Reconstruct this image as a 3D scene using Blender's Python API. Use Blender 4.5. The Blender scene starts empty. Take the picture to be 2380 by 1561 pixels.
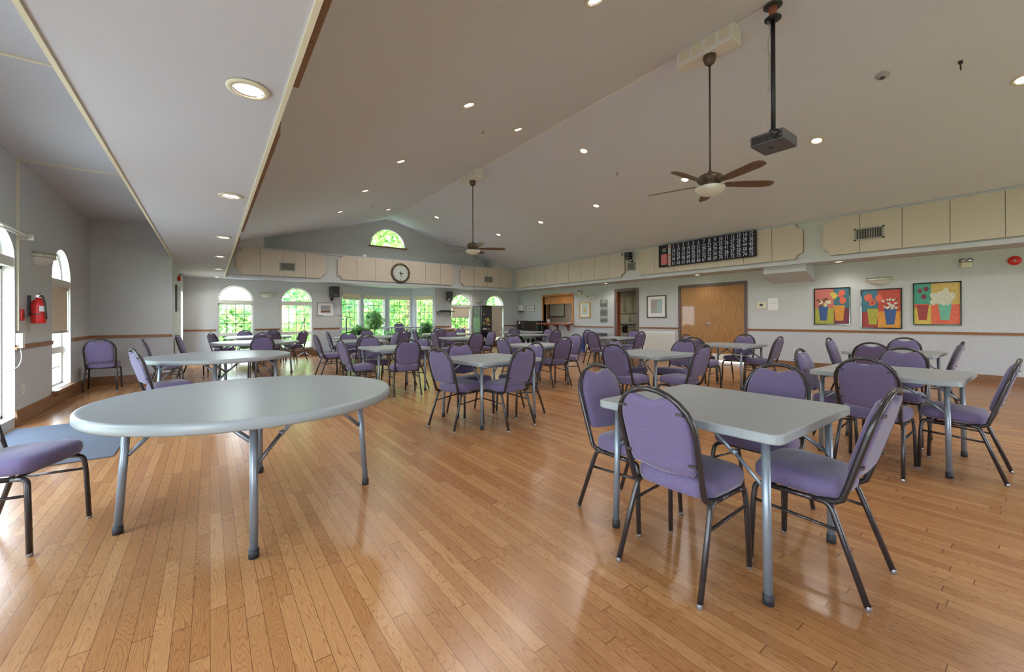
import bpy, bmesh, math, random
from math import sin, cos, pi, radians, sqrt
from mathutils import Vector, Matrix

random.seed(7)
S = bpy.context.scene
COL = S.collection

# ------------------------------------------------------------------ camera
CAM_Z = 1.27
cd = bpy.data.cameras.new('camera')
cam = bpy.data.objects.new('camera', cd)
COL.objects.link(cam)
S.camera = cam
cd.sensor_fit = 'HORIZONTAL'
cd.sensor_width = 36.0
cd.lens = 946.8 / 2380 * 36.0
cd.shift_y = -(780.5 - 740.0) / 2380
cd.clip_start = 0.05
cd.clip_end = 400
yaw, pitch, roll = radians(36.607), radians(0.07), radians(-0.1956)
fwd = Vector((sin(yaw) * cos(pitch), cos(yaw) * cos(pitch), sin(pitch)))
rgt = Vector((cos(yaw), -sin(yaw), 0))
upv = rgt.cross(fwd)
rg2 = rgt * cos(roll) + upv * sin(roll)
up2 = -rgt * sin(roll) + upv * cos(roll)
mw = Matrix.Identity(4)
for i in range(3):
    mw[i][0] = rg2[i]
    mw[i][1] = up2[i]
    mw[i][2] = -fwd[i]
mw[2][3] = CAM_Z
cam.matrix_world = mw

# ------------------------------------------------------------------ view, sky, sun
S.view_settings.view_transform = 'Standard'
S.view_settings.look = 'None'
S.view_settings.gamma = 1.0
S.view_settings.use_curve_mapping = False
S.view_settings.exposure = 0.12
S.cycles.max_bounces = 10
S.cycles.diffuse_bounces = 6
S.cycles.glossy_bounces = 4
S.cycles.transparent_max_bounces = 16
S.cycles.sample_clamp_indirect = 3.0
S.cycles.use_denoising = True
SKY = 5.2
SUN = 7.0
DOWN_W = 44.0

world = bpy.data.worlds.new('sky')
S.world = world
world.use_nodes = True
wn = world.node_tree
wn.nodes.clear()
wo = wn.nodes.new('ShaderNodeOutputWorld')
wb = wn.nodes.new('ShaderNodeBackground')
wr = wn.nodes.new('ShaderNodeValToRGB')
ws = wn.nodes.new('ShaderNodeSeparateXYZ')
wt = wn.nodes.new('ShaderNodeTexCoord')
wr.color_ramp.elements[0].position = 0.0
wr.color_ramp.elements[0].color = (0.86, 0.93, 1.0, 1)
wr.color_ramp.elements[1].position = 0.7
wr.color_ramp.elements[1].color = (0.60, 0.76, 1.0, 1)
wn.links.new(wt.outputs['Generated'], ws.inputs[0])
wn.links.new(ws.outputs['Z'], wr.inputs[0])
wn.links.new(wr.outputs[0], wb.inputs[0])
wb.inputs[1].default_value = SKY * 3.0
wn.links.new(wb.outputs[0], wo.inputs[0])

sl = bpy.data.lights.new('sun', 'SUN')
sl.energy = SUN
sl.angle = radians(2)
sl.color = (1.0, 0.95, 0.84)
so = bpy.data.objects.new('sun', sl)
COL.objects.link(so)
so.rotation_euler = Vector((-0.45, 0.75, -0.95)).to_track_quat('-Z', 'Y').to_euler()

# ------------------------------------------------------------------ room numbers
XR, YF, XL, YB = 12.2, 15.85, -1.86, -5.0   # right, far, left, back wall
XA, YA = -0.63, 11.2                        # the alcove's corner
XBR, YBF, XBL = 11.45, 15.25, 0.37          # bulkhead faces
ZS = 2.58                                   # soffit height
ZT = 3.57                                   # top of bulkheads
RX, RZ = 5.75, 5.27                         # ridge
RAIL = 0.95

# ------------------------------------------------------------------ materials
def lin(c):
    return tuple(((v / 12.92) if v <= 0.04045 else ((v + 0.055) / 1.055) ** 2.4) for v in (x / 255 for x in c)) + (1,)

def new_mat(name):
    m = bpy.data.materials.new(name)
    m.use_nodes = True
    nt = m.node_tree
    b = nt.nodes['Principled BSDF']
    return m, nt, b

def mat(name, rgb, rough=0.6, metal=0.0, noise=0.0, nscale=20, bump=0.0, bscale=150, coat=0.0, sheen=0.0, spec=0.5):
    m, nt, b = new_mat(name)
    c = lin(rgb)
    b.inputs['Base Color'].default_value = c
    b.inputs['Roughness'].default_value = rough
    b.inputs['Metallic'].default_value = metal
    b.inputs['Coat Weight'].default_value = coat
    b.inputs['Sheen Weight'].default_value = sheen
    b.inputs['Specular IOR Level'].default_value = spec
    tc = nt.nodes.new('ShaderNodeTexCoord')
    n = nt.nodes.new('ShaderNodeTexNoise')
    n.inputs['Scale'].default_value = nscale
    n.inputs['Detail'].default_value = 4
    nt.links.new(tc.outputs['Object'], n.inputs['Vector'])
    k = noise if noise > 0 else 0.03
    mx = nt.nodes.new('ShaderNodeMix')
    mx.data_type = 'RGBA'
    mx.inputs[6].default_value = tuple(max(0, v * (1 - k)) for v in c[:3]) + (1,)
    mx.inputs[7].default_value = tuple(min(1, v * (1 + k)) for v in c[:3]) + (1,)
    nt.links.new(n.outputs['Fac'], mx.inputs[0])
    nt.links.new(mx.outputs[2], b.inputs['Base Color'])
    if bump > 0:
        n2 = nt.nodes.new('ShaderNodeTexNoise')
        n2.inputs['Scale'].default_value = bscale
        n2.inputs['Detail'].default_value = 3
        nt.links.new(tc.outputs['Object'], n2.inputs['Vector'])
        bp = nt.nodes.new('ShaderNodeBump')
        bp.inputs['Strength'].default_value = bump
        bp.inputs['Distance'].default_value = 0.01
        nt.links.new(n2.outputs['Fac'], bp.inputs['Height'])
        nt.links.new(bp.outputs[0], b.inputs['Normal'])
    return m

def wood(name, dark, light, scale=(2, 2, 30), rough=0.4, coat=0.1):
    m, nt, b = new_mat(name)
    tc = nt.nodes.new('ShaderNodeTexCoord')
    mp = nt.nodes.new('ShaderNodeMapping')
    mp.inputs['Scale'].default_value = scale
    n = nt.nodes.new('ShaderNodeTexNoise')
    n.inputs['Scale'].default_value = 3
    n.inputs['Detail'].default_value = 6
    n.inputs['Distortion'].default_value = 0.6
    r = nt.nodes.new('ShaderNodeValToRGB')
    r.color_ramp.elements[0].position = 0.3
    r.color_ramp.elements[1].position = 0.7
    r.color_ramp.elements[0].color = lin(dark)
    r.color_ramp.elements[1].color = lin(light)
    nt.links.new(tc.outputs['Object'], mp.inputs[0])
    nt.links.new(mp.outputs[0], n.inputs['Vector'])
    nt.links.new(n.outputs['Fac'], r.inputs[0])
    nt.links.new(r.outputs[0], b.inputs['Base Color'])
    b.inputs['Roughness'].default_value = rough
    b.inputs['Coat Weight'].default_value = coat
    return m

def emit(name, rgb, st):
    m, nt, b = new_mat(name)
    b.inputs['Base Color'].default_value = lin(rgb)
    b.inputs['Emission Color'].default_value = lin(rgb)
    b.inputs['Emission Strength'].default_value = st
    return m

def glass_mat():
    m, nt, b = new_mat('window_glass')
    nt.nodes.remove(b)
    out = nt.nodes['Material Output']
    tr = nt.nodes.new('ShaderNodeBsdfTransparent')
    tr.inputs[0].default_value = (0.97, 0.985, 0.98, 1)
    gl = nt.nodes.new('ShaderNodeBsdfGlossy')
    gl.inputs['Roughness'].default_value = 0.02
    mx = nt.nodes.new('ShaderNodeMixShader')
    mx.inputs[0].default_value = 0.06
    nt.links.new(tr.outputs[0], mx.inputs[1])
    nt.links.new(gl.outputs[0], mx.inputs[2])
    nt.links.new(mx.outputs[0], out.inputs[0])
    return m

def leaf_mat(name, a, bcol, tr=0.45):
    m, nt, b = new_mat(name)
    nt.nodes.remove(b)
    out = nt.nodes['Material Output']
    tc = nt.nodes.new('ShaderNodeTexCoord')
    n = nt.nodes.new('ShaderNodeTexNoise')
    n.inputs['Scale'].default_value = 2.2
    n.inputs['Detail'].default_value = 4
    r = nt.nodes.new('ShaderNodeValToRGB')
    r.color_ramp.elements[0].position = 0.35
    r.color_ramp.elements[1].position = 0.65
    r.color_ramp.elements[0].color = lin(a)
    r.color_ramp.elements[1].color = lin(bcol)
    d = nt.nodes.new('ShaderNodeBsdfDiffuse')
    t = nt.nodes.new('ShaderNodeBsdfTranslucent')
    mx = nt.nodes.new('ShaderNodeMixShader')
    mx.inputs[0].default_value = tr
    nt.links.new(tc.outputs['Object'], n.inputs['Vector'])
    nt.links.new(n.outputs['Fac'], r.inputs[0])
    nt.links.new(r.outputs[0], d.inputs[0])
    nt.links.new(r.outputs[0], t.inputs[0])
    nt.links.new(d.outputs[0], mx.inputs[1])
    nt.links.new(t.outputs[0], mx.inputs[2])
    nt.links.new(mx.outputs[0], out.inputs[0])
    return m

def floor_mat():
    m, nt, b = new_mat('oak_strip_floor')
    L = nt.links.new
    N = nt.nodes.new
    def math_(op, a, c=None, v=None):
        n = N('ShaderNodeMath')
        n.operation = op
        if a is not None:
            L(a, n.inputs[0])
        if c is not None:
            L(c, n.inputs[1])
        if v is not None:
            n.inputs[1].default_value = v
        return n.outputs[0]
    tc = N('ShaderNodeTexCoord')
    sp = N('ShaderNodeSeparateXYZ')
    L(tc.outputs['Object'], sp.inputs[0])
    W = 0.062
    xs = math_('DIVIDE', sp.outputs['X'], v=W)
    col = math_('FLOOR', xs)
    fx = math_('FRACT', xs)
    wn1 = N('ShaderNodeTexWhiteNoise')
    wn1.noise_dimensions = '1D'
    L(col, wn1.inputs['W'])
    off = math_('MULTIPLY', wn1.outputs['Value'], v=13.7)
    ys = math_('DIVIDE', sp.outputs['Y'], v=1.1)
    yo = math_('ADD', ys, off)
    row = math_('FLOOR', yo)
    fy = math_('FRACT', yo)
    cb = N('ShaderNodeCombineXYZ')
    L(col, cb.inputs[0])
    L(row, cb.inputs[1])
    wn2 = N('ShaderNodeTexWhiteNoise')
    wn2.noise_dimensions = '2D'
    L(cb.outputs[0], wn2.inputs['Vector'])
    rnd = wn2.outputs['Value']
    # grain coordinates, shifted per board
    sh = math_('MULTIPLY', rnd, v=37.0)
    gx = math_('MULTIPLY', sp.outputs['X'], v=9.0)
    gx2 = math_('ADD', gx, sh)
    gy = math_('MULTIPLY', sp.outputs['Y'], v=0.9)
    gy2 = math_('ADD', gy, sh)
    gc = N('ShaderNodeCombineXYZ')
    L(gx2, gc.inputs[0])
    L(gy2, gc.inputs[1])
    n1 = N('ShaderNodeTexNoise')
    n1.inputs['Scale'].default_value = 1.3
    n1.inputs['Detail'].default_value = 1.5
    L(gc.outputs[0], n1.inputs['Vector'])
    rings = math_('MULTIPLY', n1.outputs['Fac'], v=34.0)
    rf = math_('FRACT', rings)
    rr = N('ShaderNodeValToRGB')
    rr.color_ramp.elements[0].position = 0.0
    rr.color_ramp.elements[0].color = (0.0, 0.0, 0.0, 1)
    rr.color_ramp.elements[1].position = 0.25
    rr.color_ramp.elements[1].color = (1, 1, 1, 1)
    e = rr.color_ramp.elements.new(0.92)
    e.color = (1, 1, 1, 1)
    e = rr.color_ramp.elements.new(1.0)
    e.color = (0.0, 0.0, 0.0, 1)
    L(rf, rr.inputs[0])
    # fine pores
    px = math_('MULTIPLY', sp.outputs['X'], v=420.0)
    py = math_('MULTIPLY', sp.outputs['Y'], v=14.0)
    pc = N('ShaderNodeCombineXYZ')
    L(px, pc.inputs[0])
    L(py, pc.inputs[1])
    n2 = N('ShaderNodeTexNoise')
    n2.inputs['Scale'].default_value = 1.0
    n2.inputs['Detail'].default_value = 2
    L(pc.outputs[0], n2.inputs['Vector'])
    # board colour
    cr = N('ShaderNodeValToRGB')
    cr.color_ramp.elements[0].position = 0.0
    cr.color_ramp.elements[0].color = lin((165, 114, 70))
    cr.color_ramp.elements[1].position = 1.0
    cr.color_ramp.elements[1].color = lin((188, 139, 92))
    e = cr.color_ramp.elements.new(0.5)
    e.color = lin((177, 127, 80))
    L(rnd, cr.inputs[0])
    m1 = N('ShaderNodeMix')
    m1.data_type = 'RGBA'
    m1.blend_type = 'MULTIPLY'
    ringc = N('ShaderNodeMix')
    ringc.data_type = 'RGBA'
    ringc.inputs[6].default_value = (0.62, 0.50, 0.40, 1)
    ringc.inputs[7].default_value = (1, 1, 1, 1)
    L(rr.outputs[0], ringc.inputs[0])
    m1.inputs[0].default_value = 0.75
    L(cr.outputs[0], m1.inputs[6])
    L(ringc.outputs[2], m1.inputs[7])
    m2 = N('ShaderNodeMix')
    m2.data_type = 'RGBA'
    m2.blend_type = 'MULTIPLY'
    m2.inputs[0].default_value = 0.5
    pr = N('ShaderNodeValToRGB')
    pr.color_ramp.elements[0].position = 0.35
    pr.color_ramp.elements[0].color = (0.72, 0.66, 0.6, 1)
    pr.color_ramp.elements[1].position = 0.6
    pr.color_ramp.elements[1].color = (1, 1, 1, 1)
    L(n2.outputs['Fac'], pr.inputs[0])
    L(m1.outputs[2], m2.inputs[6])
    L(pr.outputs[0], m2.inputs[7])
    # gaps
    ax = math_('SUBTRACT', fx, v=0.5)
    ax = math_('ABSOLUTE', ax)
    ax = math_('GREATER_THAN', ax, v=0.485)
    ay = math_('SUBTRACT', fy, v=0.5)
    ay = math_('ABSOLUTE', ay)
    ay = math_('GREATER_THAN', ay, v=0.4985)
    gap = math_('MAXIMUM', ax, ay)
    m3 = N('ShaderNodeMix')
    m3.data_type = 'RGBA'
    m3.inputs[7].default_value = lin((96, 60, 34))
    L(gap, m3.inputs[0])
    L(m2.outputs[2], m3.inputs[6])
    L(m3.outputs[2], b.inputs['Base Color'])
    b.inputs['Roughness'].default_value = 0.25
    b.inputs['Coat Weight'].default_value = 0.14
    b.inputs['Coat Roughness'].default_value = 0.25
    bp = N('ShaderNodeBump')
    bp.inputs['Strength'].default_value = 0.04
    bp.inputs['Distance'].default_value = 0.003
    hs = math_('SUBTRACT', rr.outputs[0], gap)
    L(hs, bp.inputs['Height'])
    L(bp.outputs[0], b.inputs['Normal'])
    return m

def fabric_mat():
    m, nt, b = new_mat('purple_fabric')
    L = nt.links.new
    tc = nt.nodes.new('ShaderNodeTexCoord')
    n = nt.nodes.new('ShaderNodeTexNoise')
    n.inputs['Scale'].default_value = 260
    n.inputs['Detail'].default_value = 2
    r = nt.nodes.new('ShaderNodeValToRGB')
    r.color_ramp.elements[0].position = 0.42
    r.color_ramp.elements[1].position = 0.58
    r.color_ramp.elements[0].color = lin((108, 82, 106))
    r.color_ramp.elements[1].color = lin((97, 100, 138))
    L(tc.outputs['Object'], n.inputs['Vector'])
    L(n.outputs['Fac'], r.inputs[0])
    L(r.outputs[0], b.inputs['Base Color'])
    b.inputs['Roughness'].default_value = 0.85
    b.inputs['Sheen Weight'].default_value = 0.35
    b.inputs['Sheen Roughness'].default_value = 0.4
    b.inputs['Specular IOR Level'].default_value = 0.2
    bp = nt.nodes.new('ShaderNodeBump')
    bp.inputs['Strength'].default_value = 0.25
    bp.inputs['Distance'].default_value = 0.002
    L(n.outputs['Fac'], bp.inputs['Height'])
    L(bp.outputs[0], b.inputs['Normal'])
    return m

M = {}
M['floor'] = floor_mat()
M['fabric'] = fabric_mat()
M['glass'] = glass_mat()
M['upper'] = mat('upper_wall_paint', (198, 200, 200), 0.7, noise=0.05, nscale=9, bump=0.25, bscale=34)
M['lower'] = mat('lower_wallpaper', (190, 193, 197), 0.6, noise=0.2, nscale=38, bump=0.9, bscale=28)
M['ceil'] = mat('ceiling_paint', (216, 221, 233), 0.85, noise=0.02, bump=0.12, bscale=220)
M['soffit'] = mat('soffit_paint', (198, 200, 208), 0.8, noise=0.02, bump=0.08, bscale=200)
M['white'] = mat('white_paint', (232, 231, 225), 0.45)
M['cream'] = mat('cream_trim', (226, 220, 196), 0.5)
M['panel'] = mat('acoustic_fabric', (208, 196, 182), 0.9, noise=0.16, nscale=42, bump=0.6, bscale=60)
M['panel_edge'] = mat('panel_edge', (142, 112, 90), 0.8)
M['rail'] = wood('stained_oak_trim', (118, 74, 34), (166, 110, 58), (20, 2, 20), 0.4)
M['base'] = wood('oak_baseboard', (104, 70, 44), (146, 102, 66), (20, 2, 20), 0.4)
M['door'] = wood('oak_veneer', (146, 102, 54), (182, 134, 80), (14, 14, 1.2), 0.35, 0.3)
M['dark_frame'] = mat('brown_metal_frame', (104, 88, 84), 0.5)
M['pass'] = wood('orange_wood', (170, 100, 40), (205, 138, 70), (4, 4, 8), 0.4)
M['counter'] = wood('red_brown_wood', (120, 62, 36), (158, 92, 60), (4, 4, 8), 0.35)
M['frame_metal'] = mat('dark_brown_tube', (50, 45, 47), 0.32, metal=0.35, coat=0.3, noise=0.25, nscale=30)
M['glide'] = mat('glide_metal', (170, 172, 178), 0.3, metal=0.8)
M['table'] = mat('grey_plastic', (148, 154, 157), 0.36, noise=0.03, nscale=6, bump=0.05, bscale=300)
M['table_leg'] = mat('grey_leg_metal', (135, 144, 155), 0.35, metal=0.5)
M['rubber'] = mat('black_rubber', (34, 34, 38), 0.6)
M['bronze'] = mat('bronze', (92, 76, 62), 0.4, metal=0.4)
M['blade'] = wood('fan_blade_wood', (84, 62, 48), (112, 84, 66), (8, 8, 2), 0.45)
M['bowl'] = mat('frosted_glass', (232, 234, 230), 0.35)
M['bowl'].node_tree.nodes['Principled BSDF'].inputs['Subsurface Weight'].default_value = 0.3
M['brass'] = mat('brass', (190, 180, 150), 0.3, metal=0.85)
M['black'] = mat('black_plastic', (30, 30, 32), 0.4)
M['blackgloss'] = mat('black_gloss', (20, 20, 22), 0.12, coat=0.6)
M['darkgrey'] = mat('dark_grey_plastic', (74, 74, 78), 0.4)
M['red'] = mat('red_enamel', (206, 34, 30), 0.35)
M['silver'] = mat('silver_metal', (190, 192, 196), 0.25, metal=0.9)
M['paper'] = mat('white_paper', (236, 236, 236), 0.8)
M['beige'] = mat('blind_fabric', (226, 212, 190), 0.85, noise=0.03)
M['carpet'] = mat('blue_grey_carpet', (92, 97, 108), 0.95, noise=0.35, nscale=180, bump=0.6, bscale=260)
M['blue'] = mat('blue_plastic', (86, 118, 220), 0.45)
M['lamp_on'] = emit('downlight_lens', (255, 253, 250), 9.0)
M['mirror'] = mat('reflector', (225, 225, 225), 0.15, metal=0.9)
M['vent'] = mat('vent_grey', (168, 166, 158), 0.5)
M['vent_dark'] = mat('vent_inside', (58, 58, 60), 0.8)
M['kitchen'] = mat('kitchen_wall', (176, 172, 158), 0.7)
M['cab'] = mat('cabinet_cream', (192, 190, 164), 0.5)
M['bingo'] = mat('board_black', (26, 27, 36), 0.25)
M['num'] = mat('board_numerals', (188, 192, 222), 0.5)
M['led'] = mat('board_red', (214, 44, 60), 0.5)
M['pale'] = mat('board_pale', (196, 206, 200), 0.5)
M['lawn'] = mat('lawn', (150, 168, 112), 0.95, noise=0.35, nscale=3)
M['paving'] = mat('paving', (220, 210, 200), 0.9, noise=0.1, nscale=3)
M['brick'] = mat('red_brick', (178, 96, 74), 0.9, noise=0.2, nscale=10)
M['fence'] = mat('fence_wood', (168, 118, 84), 0.9, noise=0.2, nscale=8)
M['trunk'] = mat('bark', (116, 92, 70), 0.95, noise=0.3, nscale=12)
M['leaf1'] = leaf_mat('leaf_bright', (92, 146, 70), (208, 226, 146))
M['leaf2'] = leaf_mat('leaf_deep', (62, 124, 82), (166, 204, 118))
M['leaf3'] = leaf_mat('leaf_blue', (96, 146, 92), (198, 218, 150))
M['leaf4'] = leaf_mat('leaf_indoor', (84, 128, 84), (150, 186, 120), 0.5)
M['pot'] = mat('terracotta', (150, 92, 66), 0.8)

# ------------------------------------------------------------------ mesh helpers
def V(*a):
    return Vector(a)

def box(bm, x0, x1, y0, y1, z0, z1, mi=0, bev=0.0, seg=2):
    if bev > 0:
        t = bmesh.new()
        box(t, x0, x1, y0, y1, z0, z1, mi)
        bmesh.ops.bevel(t, geom=t.edges[:] + t.verts[:], offset=bev, segments=seg, affect='EDGES', profile=0.5)
        for f in t.faces:
            f.material_index = mi
        add_bm(bm, t)
        return
    v = [bm.verts.new((x, y, z)) for x in (x0, x1) for y in (y0, y1) for z in (z0, z1)]
    for q in ((0, 1, 3, 2), (4, 6, 7, 5), (0, 4, 5, 1), (2, 3, 7, 6), (0, 2, 6, 4), (1, 5, 7, 3)):
        f = bm.faces.new([v[i] for i in q])
        f.material_index = mi

def add_bm(bm, t, mtx=None):
    mp = {}
    for v in t.verts:
        mp[v] = bm.verts.new(mtx @ v.co if mtx else v.co)
    for f in t.faces:
        try:
            nf = bm.faces.new([mp[v] for v in f.verts])
            nf.material_index = f.material_index
            nf.smooth = f.smooth
        except ValueError:
            pass
    t.free()

def tube(bm, pts, r, seg=8, mi=0, closed=False, cap=True, sx=1.0):
    pts = [Vector(p) for p in pts]
    n = len(pts)
    rs = r if isinstance(r, (list, tuple)) else [r] * n
    rings = []
    ref = None
    for i, p in enumerate(pts):
        if closed:
            d = (pts[(i + 1) % n] - pts[i - 1]).normalized()
        else:
            d = (pts[min(i + 1, n - 1)] - pts[max(i - 1, 0)]).normalized()
        if ref is None:
            a = Vector((0, 0, 1)) if abs(d.z) < 0.9 else Vector((0, 1, 0))
            ref = (a - d * a.dot(d)).normalized()
        else:
            ref = (ref - d * ref.dot(d)).normalized()
        bi = d.cross(ref)
        rings.append([bm.verts.new(p + (ref * cos(2 * pi * k / seg) * sx + bi * sin(2 * pi * k / seg)) * rs[i]) for k in range(seg)])
    m = n if closed else n - 1
    for i in range(m):
        a, b = rings[i], rings[(i + 1) % n]
        for k in range(seg):
            f = bm.faces.new((a[k], a[(k + 1) % seg], b[(k + 1) % seg], b[k]))
            f.material_index = mi
            f.smooth = True
    if cap and not closed:
        for rg, rev in ((rings[0], True), (rings[-1], False)):
            f = bm.faces.new(rg[::-1] if rev else rg)
            f.material_index = mi

def bend(pts, r, n=4):
    """Round the corners of a polyline."""
    pts = [Vector(p) for p in pts]
    out = [pts[0]]
    for i in range(1, len(pts) - 1):
        p, a, b = pts[i], pts[i - 1], pts[i + 1]
        da, db = (a - p), (b - p)
        rr = min(r, da.length * 0.48, db.length * 0.48)
        s, e = p + da.normalized() * rr, p + db.normalized() * rr
        for k in range(n + 1):
            t = k / n
            out.append(s * (1 - t) ** 2 + p * 2 * t * (1 - t) + e * t * t)
    out.append(pts[-1])
    return out

def lathe(bm, prof, cx=0, cy=0, seg=24, mi=0, axis='Z', cz=0, a0=0, a1=2 * pi):
    full = abs(a1 - a0 - 2 * pi) < 1e-6
    ns = seg if full else seg + 1
    rings = []
    for (r, z) in prof:
        rg = []
        for k in range(ns):
            a = a0 + (a1 - a0) * k / seg
            x, y = r * cos(a), r * sin(a)
            if axis == 'Z':
                rg.append(bm.verts.new((cx + x, cy + y, cz + z)))
            elif axis == 'Y':
                rg.append(bm.verts.new((cx + x, cy + z, cz + y)))
            else:
                rg.append(bm.verts.new((cx + z, cy + x, cz + y)))
        rings.append(rg)
    for i in range(len(rings) - 1):
        for k in range(seg):
            a, b = rings[i], rings[i + 1]
            k2 = (k + 1) % ns if full else k + 1
            try:
                f = bm.faces.new((a[k], a[k2], b[k2], b[k]))
                f.material_index = mi
                f.smooth = True
            except ValueError:
                pass

def prism(bm, poly, y0, y1, mi=0, mi_side=None, plane='XZ'):
    """Extrude a polygon (in x,z) from y0 to y1; plane XY extrudes over z."""
    def mk(p, d):
        return (p[0], d, p[1]) if plane == 'XZ' else (p[0], p[1], d)
    a = [bm.verts.new(mk(p, y0)) for p in poly]
    b = [bm.verts.new(mk(p, y1)) for p in poly]
    f = bm.faces.new(a)
    f.material_index = mi
    f = bm.faces.new(b[::-1])
    f.material_index = mi
    n = len(poly)
    for i in range(n):
        f = bm.faces.new((a[i], b[i], b[(i + 1) % n], a[(i + 1) % n]))
        f.material_index = mi if mi_side is None else mi_side

def quad(bm, pts, mi=0):
    f = bm.faces.new([bm.verts.new(p) for p in pts])
    f.material_index = mi
    return f

def obj(name, bm, mats, parent=None, loc=(0, 0, 0), rz=0, recalc=True, bevel=0.0):
    if recalc:
        bmesh.ops.recalc_face_normals(bm, faces=bm.faces[:])
    me = bpy.data.meshes.new(name)
    bm.to_mesh(me)
    bm.free()
    for m in (mats if isinstance(mats, (list, tuple)) else [mats]):
        me.materials.append(M[m] if isinstance(m, str) else m)
    o = bpy.data.objects.new(name, me)
    COL.objects.link(o)
    o.location = loc
    o.rotation_euler = (0, 0, rz)
    if parent:
        o.parent = parent
    if bevel > 0:
        md = o.modifiers.new('edge', 'BEVEL')
        md.width = bevel
        md.segments = 2
        md.limit_method = 'ANGLE'
    return o

def tag(o, label, cat, group=None, kind=None):
    o['label'] = label
    o['category'] = cat
    if group:
        o['group'] = group
    if kind:
        o['kind'] = kind
    return o

def thing(name, label, cat, loc=(0, 0, 0), rz=0, group=None, kind=None):
    o = bpy.data.objects.new(name, None)
    o.empty_display_size = 0.1
    COL.objects.link(o)
    o.location = loc
    o.rotation_euler = (0, 0, rz)
    return tag(o, label, cat, group, kind)

def struct(name, bm, mats, label, cat, loc=(0, 0, 0), rz=0, recalc=False, parent=None):
    o = obj(name, bm, mats, parent, loc, rz, recalc)
    if parent is None:
        tag(o, label, cat, kind='structure')
    return o

def copy_tree(o, parent=None):
    c = o.copy()
    COL.objects.link(c)
    c.parent = parent
    for ch in list(o.children):
        copy_tree(ch, c)
    return c

R90 = pi / 2
RIGHT = dict(rz=-R90)   # local x runs toward -Y, local +y into the wall
LEFT = dict(rz=R90)

_tc = {}
def text_bm(s, size, xs=1.0, bold=0.0, depth=0.0):
    key = (s, size, xs, bold, depth)
    if key not in _tc:
        c = bpy.data.curves.new('t', 'FONT')
        c.body = s
        c.size = size
        c.offset = bold
        c.extrude = depth
        c.align_x = 'CENTER'
        c.align_y = 'CENTER'
        c.resolution_u = 3
        o = bpy.data.objects.new('t', c)
        COL.objects.link(o)
        dg = bpy.context.evaluated_depsgraph_get()
        me = bpy.data.meshes.new_from_object(o.evaluated_get(dg))
        vs = [(v.co.x * xs, v.co.y, v.co.z) for v in me.vertices]
        fs = [tuple(p.vertices) for p in me.polygons]
        bpy.data.objects.remove(o)
        bpy.data.curves.remove(c)
        bpy.data.meshes.remove(me)
        _tc[key] = (vs, fs)
    return _tc[key]

def add_text(bm, s, x, y, z, size, xs=1.0, bold=0.0, mi=0):
    """Flat lettering in the local x,z plane at depth y, readable from -y."""
    vs, fs = text_bm(s, size, xs, bold)
    nv = [bm.verts.new((x + v[0], y, z + v[1])) for v in vs]
    for f in fs:
        try:
            g = bm.faces.new([nv[i] for i in f])
            g.material_index = mi
        except ValueError:
            pass

# ------------------------------------------------------------------ walls with openings
def wall(name, label, u0, u1, z0, z1, ops, loc, rz, split=RAIL, mats=('upper', 'lower'), reveal=0.14, topf=None):
    """ops: (ua, ub, za, zb, arch height). Wall in the local plane y = 0, reveals go to +y."""
    bm = bmesh.new()
    top = topf if topf else (lambda u: z1)
    def col(ua, ub, za, zb_a, zb_b=None):
        zb_b = zb_a if zb_b is None else zb_b
        if za < split < min(zb_a, zb_b):
            quad(bm, [(ua, 0, za), (ub, 0, za), (ub, 0, split), (ua, 0, split)], 1)
            za = split
        elif max(zb_a, zb_b) <= split:
            quad(bm, [(ua, 0, za), (ub, 0, za), (ub, 0, zb_b), (ua, 0, zb_a)], 1)
            return
        quad(bm, [(ua, 0, za), (ub, 0, za), (ub, 0, zb_b), (ua, 0, zb_a)], 0)
    ops = sorted(ops)
    u = u0
    for (a, b, za, zb, ah) in ops:
        if a > u:
            col(u, a, z0, top(u), top(a))
        if za > z0:
            col(a, b, z0, za)
        n = 16 if ah > 0 else 1
        c, r = (a + b) / 2, (b - a) / 2
        def arc(i):
            uu = a + (b - a) * i / n
            if ah > 0:
                t = pi * i / n
                uu = c - r * cos(t)
                return uu, zb + ah * sin(t)
            return uu, zb
        for i in range(n):
            (p, q), (p2, q2) = arc(i), arc(i + 1)
            quad(bm, [(p, 0, q), (p2, 0, q2), (p2, 0, top(p2)), (p, 0, top(p))], 0)
            quad(bm, [(p, 0, q), (p, reveal, q), (p2, reveal, q2), (p2, 0, q2)], 2)
        for uu in (a, b):
            quad(bm, [(uu, 0, za), (uu, reveal, za), (uu, reveal, zb), (uu, 0, zb)], 2)
        if za > z0:
            quad(bm, [(a, 0, za), (b, 0, za), (b, reveal, za), (a, reveal, za)], 2)
        u = b
    if u < u1:
        col(u, u1, z0, top(u), top(u1))
    return struct(name, bm, (mats[0], mats[1], 'white'), label, 'wall', loc, rz)

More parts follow.
